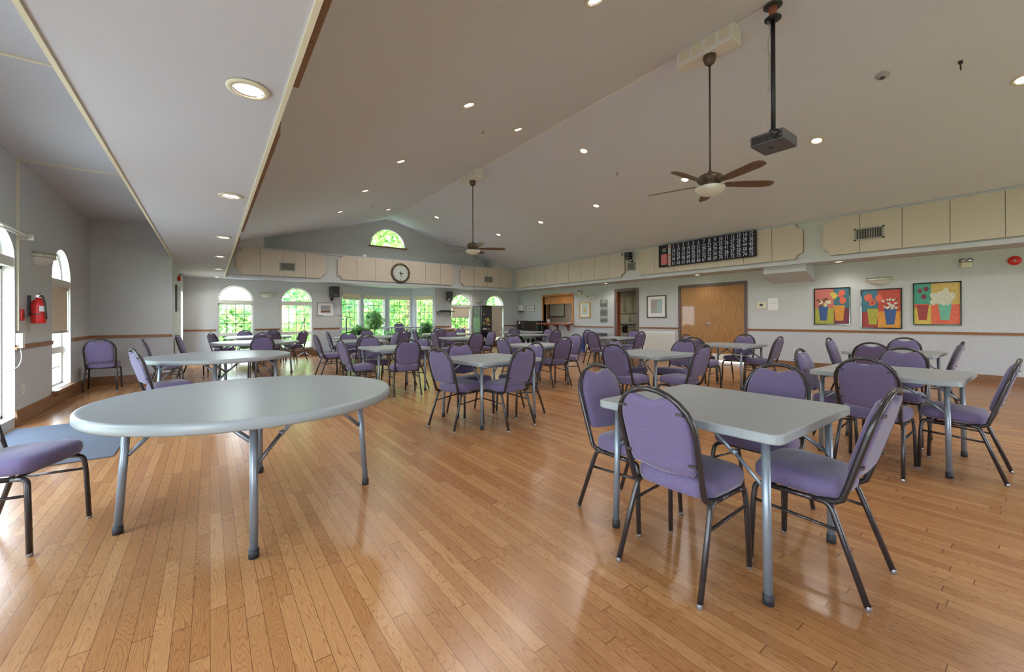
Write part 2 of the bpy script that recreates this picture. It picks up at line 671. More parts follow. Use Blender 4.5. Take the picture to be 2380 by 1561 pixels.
def arch_window(n, label, w, z0, z1, ah, loc, rz, depth=0.1, low=0.8, cols=4, rows=3, muntin='darkgrey', sash='white', fan=True):
    """A framed window standing in its opening: rect part z0..z1, arch above z1+0.11."""
    t = thing('window_%d' % n, label, 'window', loc, rz, kind='structure')
    h = w / 2
    bm = bmesh.new()
    d0, d1 = depth, depth + 0.05
    f = 0.035
    box(bm, -h, -h + f, d0, d1, z0, z1)
    box(bm, h - f, h, d0, d1, z0, z1)
    box(bm, -h, h, d0, d1, z0, z0 + f)
    box(bm, -h, h, d0, d1, z1 - f, z1)
    if low:
        box(bm, -h, h, d0 - 0.01, d1, low - 0.05, low + 0.05)
    if ah > 0:
        box(bm, -h, h, 0.01, d1, z1, z1 + 0.11)
        zb = z1 + 0.11
        N = 20
        for i in range(N):
            a0, a1 = pi * i / N, pi * (i + 1) / N
            o = [(-h * cos(a0), zb + ah * sin(a0)), (-h * cos(a1), zb + ah * sin(a1)),
                 (-(h - f) * cos(a1), zb + (ah - f) * sin(a1)), (-(h - f) * cos(a0), zb + (ah - f) * sin(a0))]
            prism(bm, o, d0, d1)
    obj('window_frame', bm, sash, t)
    bm = bmesh.new()
    m = 0.008
    ym = d0 + 0.025
    zl = low + 0.05 if low else z0 + f
    for i in range(1, cols):
        x = -h + w * i / cols
        box(bm, x - m, x + m, ym - m, ym + m, zl, z1 - f)
        if low:
            box(bm, x - m, x + m, ym - m, ym + m, z0 + f, low - 0.05)
    for i in range(1, rows):
        z = zl + (z1 - f - zl) * i / rows
        box(bm, -h + f, h - f, ym - m, ym + m, z - m, z + m)
    if low and z0 < 0.5:
        z = (z0 + low) / 2
        box(bm, -h + f, h - f, ym - m, ym + m, z - m, z + m)
    if ah > 0 and fan:
        zb = z1 + 0.11
        for a in (45, 90, 135):
            a = radians(a)
            tube(bm, [(0, ym, zb), (h * 0.97 * cos(a), ym, zb + ah * 0.97 * sin(a))], 0.006, 6)
    obj('muntins', bm, muntin, t)
    bm = bmesh.new()
    yg = d0 + 0.03
    quad(bm, [(-h, yg, z0), (h, yg, z0), (h, yg, z1), (-h, yg, z1)])
    if ah > 0:
        zb = z1 + 0.11
        vs = [bm.verts.new((-h * cos(pi * i / 20), yg, zb + ah * sin(pi * i / 20))) for i in range(21)]
        bm.faces.new(vs)
    obj('glass_pane', bm, 'glass', t)
    return t

# ------------------------------------------------------------------ shell
bm = bmesh.new()
quad(bm, [(XL, YB, 0), (XR, YB, 0), (XR, YF, 0), (XL, YF, 0)])
quad(bm, [(XR, 8.0, 0), (XR + 3.3, 8.0, 0), (XR + 3.3, 18.0, 0), (XR, 18.0, 0)])
struct('floor', bm, 'floor', 'glossy oak strip floor running the length of the hall', 'floor')

def slope_z(x):
    if x <= RX:
        return 3.62 + (RZ - 3.62) * (x - XBL) / (RX - XBL)
    return RZ + (ZT - RZ) * (x - RX) / (XBR - RX)

YG = 16.0
bm = bmesh.new()
quad(bm, [(XBL, YB, 3.62), (XBL, YG, 3.62), (RX, YG, RZ), (RX, YB, RZ)])
quad(bm, [(RX, YB, RZ), (RX, YG, RZ), (XBR, YG, ZT), (XBR, YB, ZT)])
struct('ceiling', bm, 'ceil', 'taupe vaulted ceiling with a central ridge', 'ceiling')
bm = bmesh.new()
quad(bm, [(XL, YB, 3.23), (XA, YB, 3.23), (XA, YA, 3.23), (XL, YA, 3.23)])
struct('ceiling_alcove', bm, 'soffit', 'flat grey ceiling over the window alcove on the left', 'ceiling')
# soffits
bm = bmesh.new()
quad(bm, [(XA, YB, ZS), (XBL, YB, ZS), (XBL, YF, ZS), (XA, YF, ZS)])
quad(bm, [(XA, YB, ZS), (XA, YA, ZS), (XA, YA, 3.23), (XA, YB, 3.23)])
box(bm, XA - 0.012, XA + 0.012, YB, YA, ZS - 0.012, ZS + 0.03, 1)
box(bm, XBL - 0.02, XBL + 0.006, YB, YBF, ZS - 0.012, ZS + 0.03, 1)
struct('ceiling_soffit_left', bm, ('soffit', 'cream'), 'wide pale soffit with cream edges running along the left side', 'ceiling')
BAY = [(3.85, 15.85), (4.87, 16.6), (6.0, 16.95), (7.0, 16.6), (7.70, 15.85)]
bm = bmesh.new()
quad(bm, [(XBL, YBF, ZS), (XR, YBF, ZS), (XR, YF, ZS), (XBL, YF, ZS)])
bm.faces.new([bm.verts.new((x, y, ZS)) for x, y in BAY])
struct('ceiling_soffit_far', bm, 'soffit', 'pale soffit over the far windows and the bay', 'ceiling')
bm = bmesh.new()
quad(bm, [(XBR, YB, ZS), (XR, YB, ZS), (XR, YBF, ZS), (XBR, YBF, ZS)])
struct('ceiling_soffit_right', bm, 'soffit', 'narrow grey soffit under the right bulkhead', 'ceiling')
# bulkheads
bm = bmesh.new()
quad(bm, [(XBR, YB, ZS), (XBR, YBF, ZS), (XBR, YBF, ZT + 0.01), (XBR, YB, ZT + 0.01)])
struct('wall_bulkhead_right', bm, 'upper', 'long grey bulkhead face above the right wall', 'wall')
bm = bmesh.new()
quad(bm, [(XBL, YBF, ZS), (XBR, YBF, ZS), (XBR, YBF, ZT), (XBL, YBF, ZT)])
quad(bm, [(XBL, YBF, ZT), (XBR, YBF, ZT), (XBR, YG, ZT), (XBL, YG, ZT)])
quad(bm, [(XBL, YBF, ZT), (1.42, YBF, ZT), (1.42, YBF, slope_z(1.42)), (XBL, YBF, 3.62)])
quad(bm, [(1.42, YBF, ZT), (1.42, YG, ZT), (1.42, YG, slope_z(1.42)), (1.42, YBF, slope_z(1.42))])
quad(bm, [(10.3, YBF, ZT), (XBR, YBF, ZT), (XBR, YBF, ZT + .01), (10.3, YBF, slope_z(10.3))])
quad(bm, [(10.3, YBF, ZT), (10.3, YG, ZT), (10.3, YG, slope_z(10.3)), (10.3, YBF, slope_z(10.3))])
struct('wall_bulkhead_far', bm, 'upper', 'grey bulkhead face across the far end', 'wall')
bm = bmesh.new()
quad(bm, [(XBL, YB, ZS), (XBL, YBF, ZS), (XBL, YBF, 3.62), (XBL, YB, 3.62)])
struct('wall_bulkhead_left', bm, 'upper', 'bulkhead face above the left soffit', 'wall')

for k, (a0, a1, lb) in enumerate((((XBR - 0.03, XBR, YB, YBF, ZS, ZS + 0.09), None, 'pale bottom edge strip of the right bulkhead'),
                                  ((XBR - 0.04, XBR, YB, YBF, ZT - 0.03, ZT), None, 'pale crown strip along the top of the right bulkhead'),
                                  ((XBL, XBR, YBF - 0.03, YBF, ZS, ZS + 0.07), None, 'pale bottom edge strip of the far bulkhead'),
                                  ((XBL, XBR, YBF - 0.04, YBF, ZT - 0.03, ZT), None, 'pale crown strip along the top of the far bulkhead'))):
    bm = bmesh.new()
    box(bm, *a0)
    struct('trim_%d' % (10 + k), bm, 'soffit', lb, 'trim')

# gable wall with half-round window
GX, GR, GZ = 5.74, 0.73, 4.17
wall('wall_gable', 'grey triangular gable wall with half-round window', 1.42, 10.3, ZT, 0,
     [(GX - GR, GX + GR, GZ, GZ + 0.001, GR)], (0, YG, 0), 0, split=0, topf=slope_z, mats=('upper', 'upper'))
t = thing('window_9', 'half-round gable window with a wooden sill', 'window', (GX, YG, GZ), 0, kind='structure')
bm = bmesh.new()
for i in range(24):
    a0, a1 = pi * i / 24, pi * (i + 1) / 24
    prism(bm, [(GR * cos(a0), GR * sin(a0)), (GR * cos(a1), GR * sin(a1)), ((GR - .05) * cos(a1), (GR - .05) * sin(a1)), ((GR - .05) * cos(a0), (GR - .05) * sin(a0))], 0.02, 0.08)
obj('window_frame', bm, 'white', t)
bm = bmesh.new()
for a in (60, 120):
    tube(bm, [(0, 0.05, 0), (GR * .95 * cos(radians(a)), 0.05, GR * .95 * sin(radians(a)))], 0.006, 6)
obj('muntins', bm, 'vent', t)
bm = bmesh.new()
bm.faces.new([bm.verts.new((GR * cos(pi * i / 24), 0.06, GR * sin(pi * i / 24))) for i in range(25)])
obj('glass_pane', bm, 'glass', t)
bm = bmesh.new()
box(bm, -GR - .05, GR + .05, -0.05, 0.02, -0.05, 0.0)
obj('window_sill', bm, 'base', t)

# far wall
FW = [(0.22, 1.15), (1.97, 2.92), (8.49, 9.44), (10.30, 11.26)]
SILL = 0.27
ops = [(a, b, SILL, 1.915, 0.465) for a, b in FW] + [(3.85, 7.70, 0.0, ZS - 0.001, 0)]
wall('wall_far', 'far wall with arched windows either side of the bay', XA, XR, 0, ZS, ops, (0, YF, 0), 0)
wl = ['arched window nearest the left corner of the far wall', 'arched window between the wall lamp and the bay',
      'arched window with half-lowered blind right of the bay', 'arched window behind the vending machine']
for i, (a, b) in enumerate(FW):
    arch_window(i + 1, wl[i], b - a, SILL, 1.80, 0.465, ((a + b) / 2, YF, 0), 0, low=0.81, depth=0.08)

# bay facets
bay_w = []
for i in range(4):
    (xa, ya), (xb, yb) = BAY[i], BAY[i + 1]
    L = sqrt((xb - xa) ** 2 + (yb - ya) ** 2)
    ang = math.atan2(yb - ya, xb - xa)
    m0, m1 = (0.14, 0.10) if i in (0, 3) else (0.09, 0.09)
    names = ['wall_bay_left', 'wall_bay_centre_left', 'wall_bay_centre_right', 'wall_bay_right']
    labs = ['leftmost facet wall of the bay', 'bay facet wall behind the weeping plant', 'bay facet wall behind the raised table', 'rightmost facet wall of the bay']
    wall(names[i], labs[i], 0, L, 0.0, ZS, [(m0, L - m1, 0.45, 2.17, 0)], (xa, ya, 0), ang, mats=('soffit', 'soffit'), reveal=0.1)
    cx = (m0 + L - m1) / 2
    px, py = xa + cx * cos(ang), ya + cx * sin(ang)
    w = L - m0 - m1
    wlab = ['leftmost bay window, seen past the microphone stand', 'bay window behind the weeping plant', 'bay window behind the raised table', 'rightmost bay window']
    arch_window(5 + i, wlab[i], w, 0.45, 2.17, 0, (px, py, 0), ang, depth=0.04, low=0.92, cols=4, rows=4, fan=False)
    bay_w.append((px, py, ang, w))

# left wall: floor-length window then the arched one
LW = (8.86, 9.85)
wall('wall_left', 'left alcove wall with an arched window and a tall glazed opening', YB, YA, 0, 3.23,
     [(LW[0], LW[1], 0.24, 1.91, 0.47), (5.55, 7.42, 0.12, 2.02, 0.42), (2.6, 4.4, 0.12, 2.02, 0.42), (-0.4, 1.4, 0.12, 2.02, 0.42), (-3.4, -1.6, 0.12, 2.02, 0.42)],
     (XL, 0, 0), R90, mats=('upper', 'lower'))
arch_window(10, 'narrow arched window beside the fire extinguisher', LW[1] - LW[0], 0.24, 1.80, 0.47, (XL, sum(LW) / 2, 0), R90, low=0.8, cols=3, muntin='white')
for k, (a, b, lb) in enumerate([(5.55, 7.42, 'tall glazed opening at the left edge of the view'), (2.6, 4.4, 'tall glazed opening, second along the left wall'),
                                (-0.4, 1.4, 'tall glazed opening, third along the left wall'), (-3.4, -1.6, 'tall glazed opening, last along the left wall')]):
    arch_window(11 + k, lb, b - a, 0.12, 1.91, 0.42, (XL, (a + b) / 2, 0), R90, low=0, cols=2, rows=2, muntin='white')
wall('wall_alcove_end', 'end wall of the alcove behind the lone chair', XL, XA, 0, 3.23, [], (0, YA, 0), 0)
wall('wall_left_far', 'narrow left wall with glazed door beyond the alcove', YA, YF, 0, ZS, [(13.95, 15.0, 0.02, 2.1, 0)], (XA, 0, 0), R90)
wall('wall_back', 'wall behind the viewpoint', -XR, -XL, 0, 5.4, [(-9.6, -7.6, 0.3, 2.2, 0), (-5.6, -3.6, 0.3, 2.2, 0)], (0, YB, 0), pi)
for k, c in enumerate((8.6, 4.6)):  # unseen windows, added to let more daylight into the hall
    arch_window(16 + k, 'plain window added for daylight behind the viewpoint, ' + ('farther' if k else 'nearer') + ' from the corner', 2.0, 0.3, 2.2, 0, (c, YB, 0), pi, low=0.9, cols=2, rows=1)

# right wall
RO = [(-14.02, -12.18, 1.10, 2.27, 0), (-9.86, -9.0, 0.0, 2.27, 0), (-7.29, -5.35, 0.0, 2.25, 0)]
wall('wall_right', 'right wall with double door, kitchen doorway and serving hatch', -YF, -YB, 0, ZS, RO, (XR, 0, 0), -R90, reveal=0.16)

# ------------------------------------------------------------------ trims, rails, baseboards
def rail(bm, u0, u1, z=RAIL, th=0.055):
    box(bm, u0, u1, -0.018, 0, z - th / 2, z + th / 2)
    box(bm, u0, u1, -0.03, 0, z + th / 2 - 0.016, z + th / 2)
bm = bmesh.new()
for a, b in ((-YF, -12.0 - 2.05), (-12.1, -10.02), (-8.88, -7.38), (-5.27, -YB)):
    rail(bm, a, b)
struct('trim_1', bm, 'rail', 'stained oak chair rail along the right wall', 'trim', (XR, 0, 0), -R90)
bm = bmesh.new()
for a, b in ((XA, 0.17), (1.2, 1.92), (2.97, 3.85), (7.7, 8.44), (9.49, 10.25), (11.31, XR)):
    rail(bm, a, b)
struct('trim_2', bm, 'rail', 'stained oak chair rail along the far wall', 'trim', (0, YF, 0), 0)
bm = bmesh.new()
rail(bm, 7.42, 8.83)
rail(bm, 9.9, YA)
struct('trim_3', bm, 'rail', 'stained oak chair rail on the left alcove wall', 'trim', (XL, 0, 0), R90)
bm = bmesh.new()
rail(bm, XL, XA)
struct('trim_4', bm, 'rail', 'stained oak chair rail behind the lone chair', 'trim', (0, YA, 0), 0)

def skirt(bm, u0, u1, h=0.15):
    box(bm, u0, u1, -0.02, 0, 0, h * 0.8)
    box(bm, u0, u1, -0.014, 0, h * 0.8, h)
    box(bm, u0, u1, -0.034, -0.018, 0, 0.025)
bm = bmesh.new()
for a, b in ((-YF, -9.95), (-8.9, -7.38), (-5.27, -YB)):
    skirt(bm, a, b)
struct('baseboard_right', bm, 'base', 'oak baseboard along the right wall', 'baseboard', (XR, 0, 0), -R90)
bm = bmesh.new()
for a, b in ((XA, 3.1), (8.0, XR)):
    skirt(bm, a, b, 0.19)
struct('baseboard_far', bm, 'base', 'oak baseboard along the far wall', 'baseboard', (0, YF, 0), 0)
bm = bmesh.new()
skirt(bm, 7.42, YA, 0.19)
for a, b in ((4.4, 5.55), (1.4, 2.6), (-1.6, -0.4)):
    skirt(bm, a, b, 0.19)
struct('baseboard_left', bm, 'base', 'oak baseboard along the left alcove wall', 'baseboard', (XL, 0, 0), R90)
bm = bmesh.new()
skirt(bm, XL, XA, 0.17)
struct('baseboard_alcove', bm, 'base', 'oak baseboard behind the lone chair', 'baseboard', (0, YA, 0), 0)
bm = bmesh.new()
for a, b in FW:
    box(bm, a - 0.05, b + 0.05, -0.06, 0.1, SILL - 0.05, SILL)
struct('trim_5', bm, 'base', 'low oak window sills along the far wall', 'trim', (0, YF, 0), 0)
bm = bmesh.new()
box(bm, LW[0] - 0.05, LW[1] + 0.05, -0.07, 0.1, 0.18, 0.235)
struct('trim_6', bm, 'base', 'low oak sill of the arched alcove window', 'trim', (XL, 0, 0), R90)
bm = bmesh.new()
box(bm, RX - 0.01, RX + 0.01, YB, YG, RZ - 0.02, RZ + 0.005)
struct('trim_7', bm, 'white', 'thin pale cord along the ceiling ridge', 'trim')
bm = bmesh.new()
for y in (4.6, 7.55):
    box(bm, XL, XA, y - 0.012, y + 0.012, 3.215, 3.235)
box(bm, XL, XL + 0.02, 7.47, 7.50, 1.15, 3.23)
struct('trim_8', bm, 'cream', 'cream conduit strips on the alcove ceiling and wall', 'trim')
bm = bmesh.new()
box(bm, 9.5, 9.54, YF - 0.02, YF, 0.19, ZS)
struct('trim_9', bm, 'white', 'white vertical conduit left of the vending machine', 'trim')

# ------------------------------------------------------------------ kitchen beyond the right wall
KX = XR + 3.0
bm = bmesh.new()
quad(bm, [(KX, 8.0, 0), (KX, 18.0, 0), (KX, 18.0, 2.6), (KX, 8.0, 2.6)])
quad(bm, [(XR + .16, 8.0, 0), (KX, 8.0, 0), (KX, 8.0, 2.6), (XR + .16, 8.0, 2.6)])
quad(bm, [(XR + .16, 18.0, 0), (KX, 18.0, 0), (KX, 18.0, 2.6), (XR + .16, 18.0, 2.6)])
quad(bm, [(XR + .16, 8.0, 2.6), (KX, 8.0, 2.6), (KX, 18.0, 2.6), (XR + .16, 18.0, 2.6)])
for a, b, z0, z1 in ((8.0, 9.0, 0, 2.6), (9.0, 9.86, 2.27, 2.6), (9.86, 12.18, 0, 2.6), (12.18, 14.02, 0, 1.1), (12.18, 14.02, 2.27, 2.6), (14.02, 18.0, 0, 2.6)):
    quad(bm, [(XR + .16, a, z0), (XR + .16, b, z0), (XR + .16, b, z1), (XR + .16, a, z1)])
struct('wall_kitchen', bm, 'kitchen', 'dim kitchen walls seen through the hatch and doorway', 'wall')
kl = bpy.data.lights.new('kitchen_fill', 'AREA')  # added fill light to lift the kitchen, no fixture hangs there
kl.energy = 42
kl.size = 0.6
kl.color = (1, 0.97, 0.88)
ko = bpy.data.objects.new('kitchen_fill', kl)
COL.objects.link(ko)
ko.location = (13.9, 13.8, 2.55)

def hinge(bm, x, z, y=-0.006):
    box(bm, x - 0.012, x + 0.012, y - 0.008, y, z - 0.06, z + 0.06)

# double door
t = thing('door_1', 'closed double oak veneer door in a brown frame', 'door', (XR, 6.32, 0), -R90, kind='structure')
bm = bmesh.new()
box(bm, -1.05, -0.97, -0.03, 0.16, 0, 2.33)
box(bm, 0.97, 1.05, -0.03, 0.16, 0, 2.33)
box(bm, -0.97, 0.97, -0.03, 0.16, 2.25, 2.33)
obj('door_frame', bm, 'dark_frame', t)
for s in (-1, 1):
    bm = bmesh.new()
    a, b = (-0.965, -0.003) if s < 0 else (0.003, 0.965)
    box(bm, a, b, 0.0, 0.045, 0.02, 2.245)
    d = obj('door_leaf', bm, 'door', t)
    bm = bmesh.new()
    for z in (0.3, 1.1, 1.95):
        hinge(bm, s * 0.975, z, 0.0)
    obj('hinge', bm, 'silver', d)
    if s < 0:
        bm = bmesh.new()
        lathe(bm, [(0, -0.015), (0.045, -0.015), (0.045, 0.0)], -0.07, 0.0, 16, axis='Y', cz=1.1)
        tube(bm, bend([(-0.07, 0, 1.1), (-0.07, -0.06, 1.1), (-0.2, -0.06, 1.1)], 0.03), 0.015)
        obj('door_handle', bm, 'silver', d)
    else:
        bm = bmesh.new()
        box(bm, 0.05, 0.93, -0.004, 0.0, 0.03, 0.22)
        obj('kick_plate', bm, 'white', d)

# kitchen doorway
t = thing('door_2', 'open kitchen doorway with a brown frame', 'doorway', (XR, 9.43, 0), -R90, kind='structure')
bm = bmesh.new()
box(bm, -0.53, -0.43, -0.03, 0.18, 0, 2.37)
box(bm, 0.43, 0.53, -0.03, 0.18, 0, 2.37)
box(bm, -0.43, 0.43, -0.03, 0.18, 2.27, 2.37)
obj('door_frame', bm, 'dark_frame', t)
bm = bmesh.new()
box(bm, -.43, -.40, -.02, 0.17, 0.0, 2.27)
obj('jamb_lining', bm, 'counter', t)

# glazed door, left far wall
t = thing('door_3', 'bright glazed door past the end of the alcove', 'door', (XA, 14.475, 0), R90, kind='structure')
bm = bmesh.new()
box(bm, -0.57, -0.45, -0.02, 0.12, 0, 2.16)
box(bm, 0.45, 0.57, -0.02, 0.12, 0, 2.16)
box(bm, -0.45, 0.45, -0.02, 0.12, 2.06, 2.16)
box(bm, -0.45, 0.45, 0.04, 0.09, 0.02, 0.25)
obj('door_frame', bm, 'white', t)
bm = bmesh.new()
quad(bm, [(-0.45, 0.06, 0.25), (0.45, 0.06, 0.25), (0.45, 0.06, 2.06), (-0.45, 0.06, 2.06)])
obj('glass_pane', bm, 'glass', t)

# ------------------------------------------------------------------ acoustic panels
def panel(w, z0, z1, nl, nr):
    """beige panel with concave corner cuts where a row ends"""
    bm = bmesh.new()
    r = 0.13
    g = 0.004
    a, b = g, w - g
    pts = []
    def notch(cx, cz, a0, a1):
        return [(cx + r * cos(radians(a0 + (a1 - a0) * i / 6)), cz + r * sin(radians(a0 + (a1 - a0) * i / 6))) for i in range(7)]
    if nl:
        pts += [(a, z0 + r + .03)] + notch(a + .02, z0, 90, 0)
    else:
        pts += [(a, z0)]
    if nr:
        pts += notch(b - .02, z0, 180, 90) + [(b, z0 + r + .03)]
        pts += [(b, z1 - r - .03)] + notch(b - .02, z1, 270, 180)
    else:
        pts += [(b, z0), (b, z1)]
    if nl:
        pts += notch(a + .02, z1, 0, -90) + [(a, z1 - r - .03)]
    else:
        pts += [(a, z1)]
    prism(bm, pts, -0.05, 0, 0, 1)
    return bm

ORD = ['first', 'second', 'third', 'fourth', 'fifth', 'sixth', 'seventh', 'eighth', 'ninth', 'tenth', 'eleventh', 'twelfth']
def row(u0, w, n, loc0, rz, where, group, z0=2.70, z1=3.535, rev=False):
    for k in range(n):
        bm = panel(w, z0 - loc0[2], z1 - loc0[2], k == 0, k == n - 1)
        q = n - 1 - k if rev else k
        lx = u0 + k * w
        c, s = cos(rz), sin(rz)
        end = 'notched' if k in (0, n - 1) else 'plain'
        o = obj('acoustic_panel', bm, ('panel', 'panel_edge'), None, (loc0[0] + c * lx, loc0[1] + s * lx, loc0[2]), rz)
        if loc0[0] == XBL:
            o.scale = (1, 1.5, 1)
        tag(o, f'{end} beige acoustic panel, {ORD[k]} {where}', 'acoustic panel', group)
row(-14.98, 0.678, 9, (XBR, 0, 0), -R90, 'from the far corner on the right bulkhead', 'acoustic panels between the far corner and the wall speaker')
row(-8.40, 0.677, 7, (XBR, 0, 0), -R90, 'from the wall speaker, behind the number board row', 'acoustic panels behind the number board')
row(-3.28, 0.675, 6, (XBR, 0, 0), -R90, 'in the row above the flower paintings', 'acoustic panels above the paintings')
row(0.66, 0.648, 4, (0, YBF, 0), 0, 'in the left row above the two arched windows', 'acoustic panels above the left arched windows')
row(3.63, 0.667, 7, (0, YBF, 0), 0, 'in the clock row over the bay', 'acoustic panels around the clock')
row(8.55, 0.697, 4, (0, YBF, 0), 0, 'in the short row above the vending machine', 'acoustic panels above the vending machine')
row(8.55, 0.678, 9, (XBL, 0, 0), R90, 'in the far row over the left soffit edge', 'acoustic panels on the far left bulkhead')
row(3.45, 0.66, 7, (XBL, 0, 0), R90, 'in the near row over the left soffit edge', 'acoustic panels on the near left bulkhead')
row(-1.0, 0.66, 6, (XBL, 0, 0), R90, 'in the row overhead on the left soffit edge', 'acoustic panels on the left bulkhead overhead')

# ------------------------------------------------------------------ downlights
def make_down():
    t = thing('ceiling_light', 'x', 'downlight')
    bm = bmesh.new()
    lathe(bm, [(0.075, -0.004), (0.078, -0.012), (0.105, -0.008), (0.108, 0.0)], seg=28)
    obj('trim_ring', bm, 'cream', t)
    bm = bmesh.new()
    lathe(bm, [(0.077, -0.008), (0.06, 0.012), (0.05, 0.02)], seg=28)
    obj('reflector', bm, 'mirror', t)
    bm = bmesh.new()
    lathe(bm, [(0.0, -0.006), (0.05, -0.004), (0.07, 0.0)], seg=24)
    obj('lens', bm, 'lamp_on', t)
    return t

_d0 = [None]
def downlight(x, y, z, label, group, slope=0.0, power=1.0):
    if _d0[0] is None:
        _d0[0] = make_down()
        t = _d0[0]
    else:
        t = copy_tree(_d0[0])
    tag(t, label, 'downlight', group)
    t.location = (x, y, z - 0.004)
    t.rotation_euler = (0, slope, 0)
    l = bpy.data.lights.new('downlight_beam', 'SPOT')
    l.energy = DOWN_W * power
    l.spot_size = radians(150)
    l.spot_blend = 0.7
    l.shadow_soft_size = 0.12
    l.color = (1.0, 0.96, 0.90)
    lo = bpy.data.objects.new('downlight_beam', l)
    COL.objects.link(lo)
    lo.location = (x, y, z - 0.06)

sa = math.atan2(RZ - 3.62, RX - XBL)
sb = math.atan2(RZ - ZT, XBR - RX)
ys = [2.76, 5.23, 7.91, 10.24, 12.67]
for k, y in enumerate(ys):
    downlight(3.1, y, slope_z(3.1), f'round recessed downlight, lower row of the left ceiling slope, {ORD[k]} from the viewpoint', 'downlights in the left ceiling slope', -sa, 2.2)
for k, y in enumerate((1.0, 6.35, 13.58)):
    downlight(4.88, y, slope_z(4.88), f'round recessed downlight beside the ridge on the left slope, {ORD[k]} from the viewpoint', 'downlights beside the ridge, left slope', -sa, 2.2)
for k, y in enumerate((0.28, 2.56, 5.05, 7.68, 10.04, 12.44)):
    downlight(8.63, y, slope_z(8.63), f'round recessed downlight, lower row of the right ceiling slope, {ORD[k]} from the viewpoint', 'downlights in the right ceiling slope', sb, 2.2)
for k, y in enumerate((-1.0, 6.29, 13.56)):
    downlight(6.67, y, slope_z(6.67), f'round recessed downlight beside the ridge on the right slope, {ORD[k]} from the viewpoint', 'downlights beside the ridge, right slope', sb, 2.2)
for k, y in enumerate((2.74, 5.2, 7.86, 10.27, 12.81, 15.2)):
    downlight(0.18, y, ZS, f'round recessed downlight in the left soffit, {ORD[k]} from the viewpoint', 'downlights in the left soffit', 0, 0.45)
for k, y in enumerate((3.06, 6.47, 9.97, 12.6)):
    downlight(11.72, y, ZS, f'round recessed downlight under the right bulkhead, {ORD[k]} from the viewpoint', 'downlights in the right soffit', 0, 0.3)
downlight(9.2, 15.5, ZS, 'small recessed downlight in the far soffit above the half-lowered blind', 'downlights in the far soffit', 0, 0.3)
for x, y in ((3.1, -2.5), (8.6, -2.5)):
    downlight(x, y, slope_z(x), 'recessed downlight behind the viewpoint on the ' + ('left' if x < 5 else 'right') + ' slope', 'downlights behind the viewpoint', -sa if x < 5 else sb, 2.2)

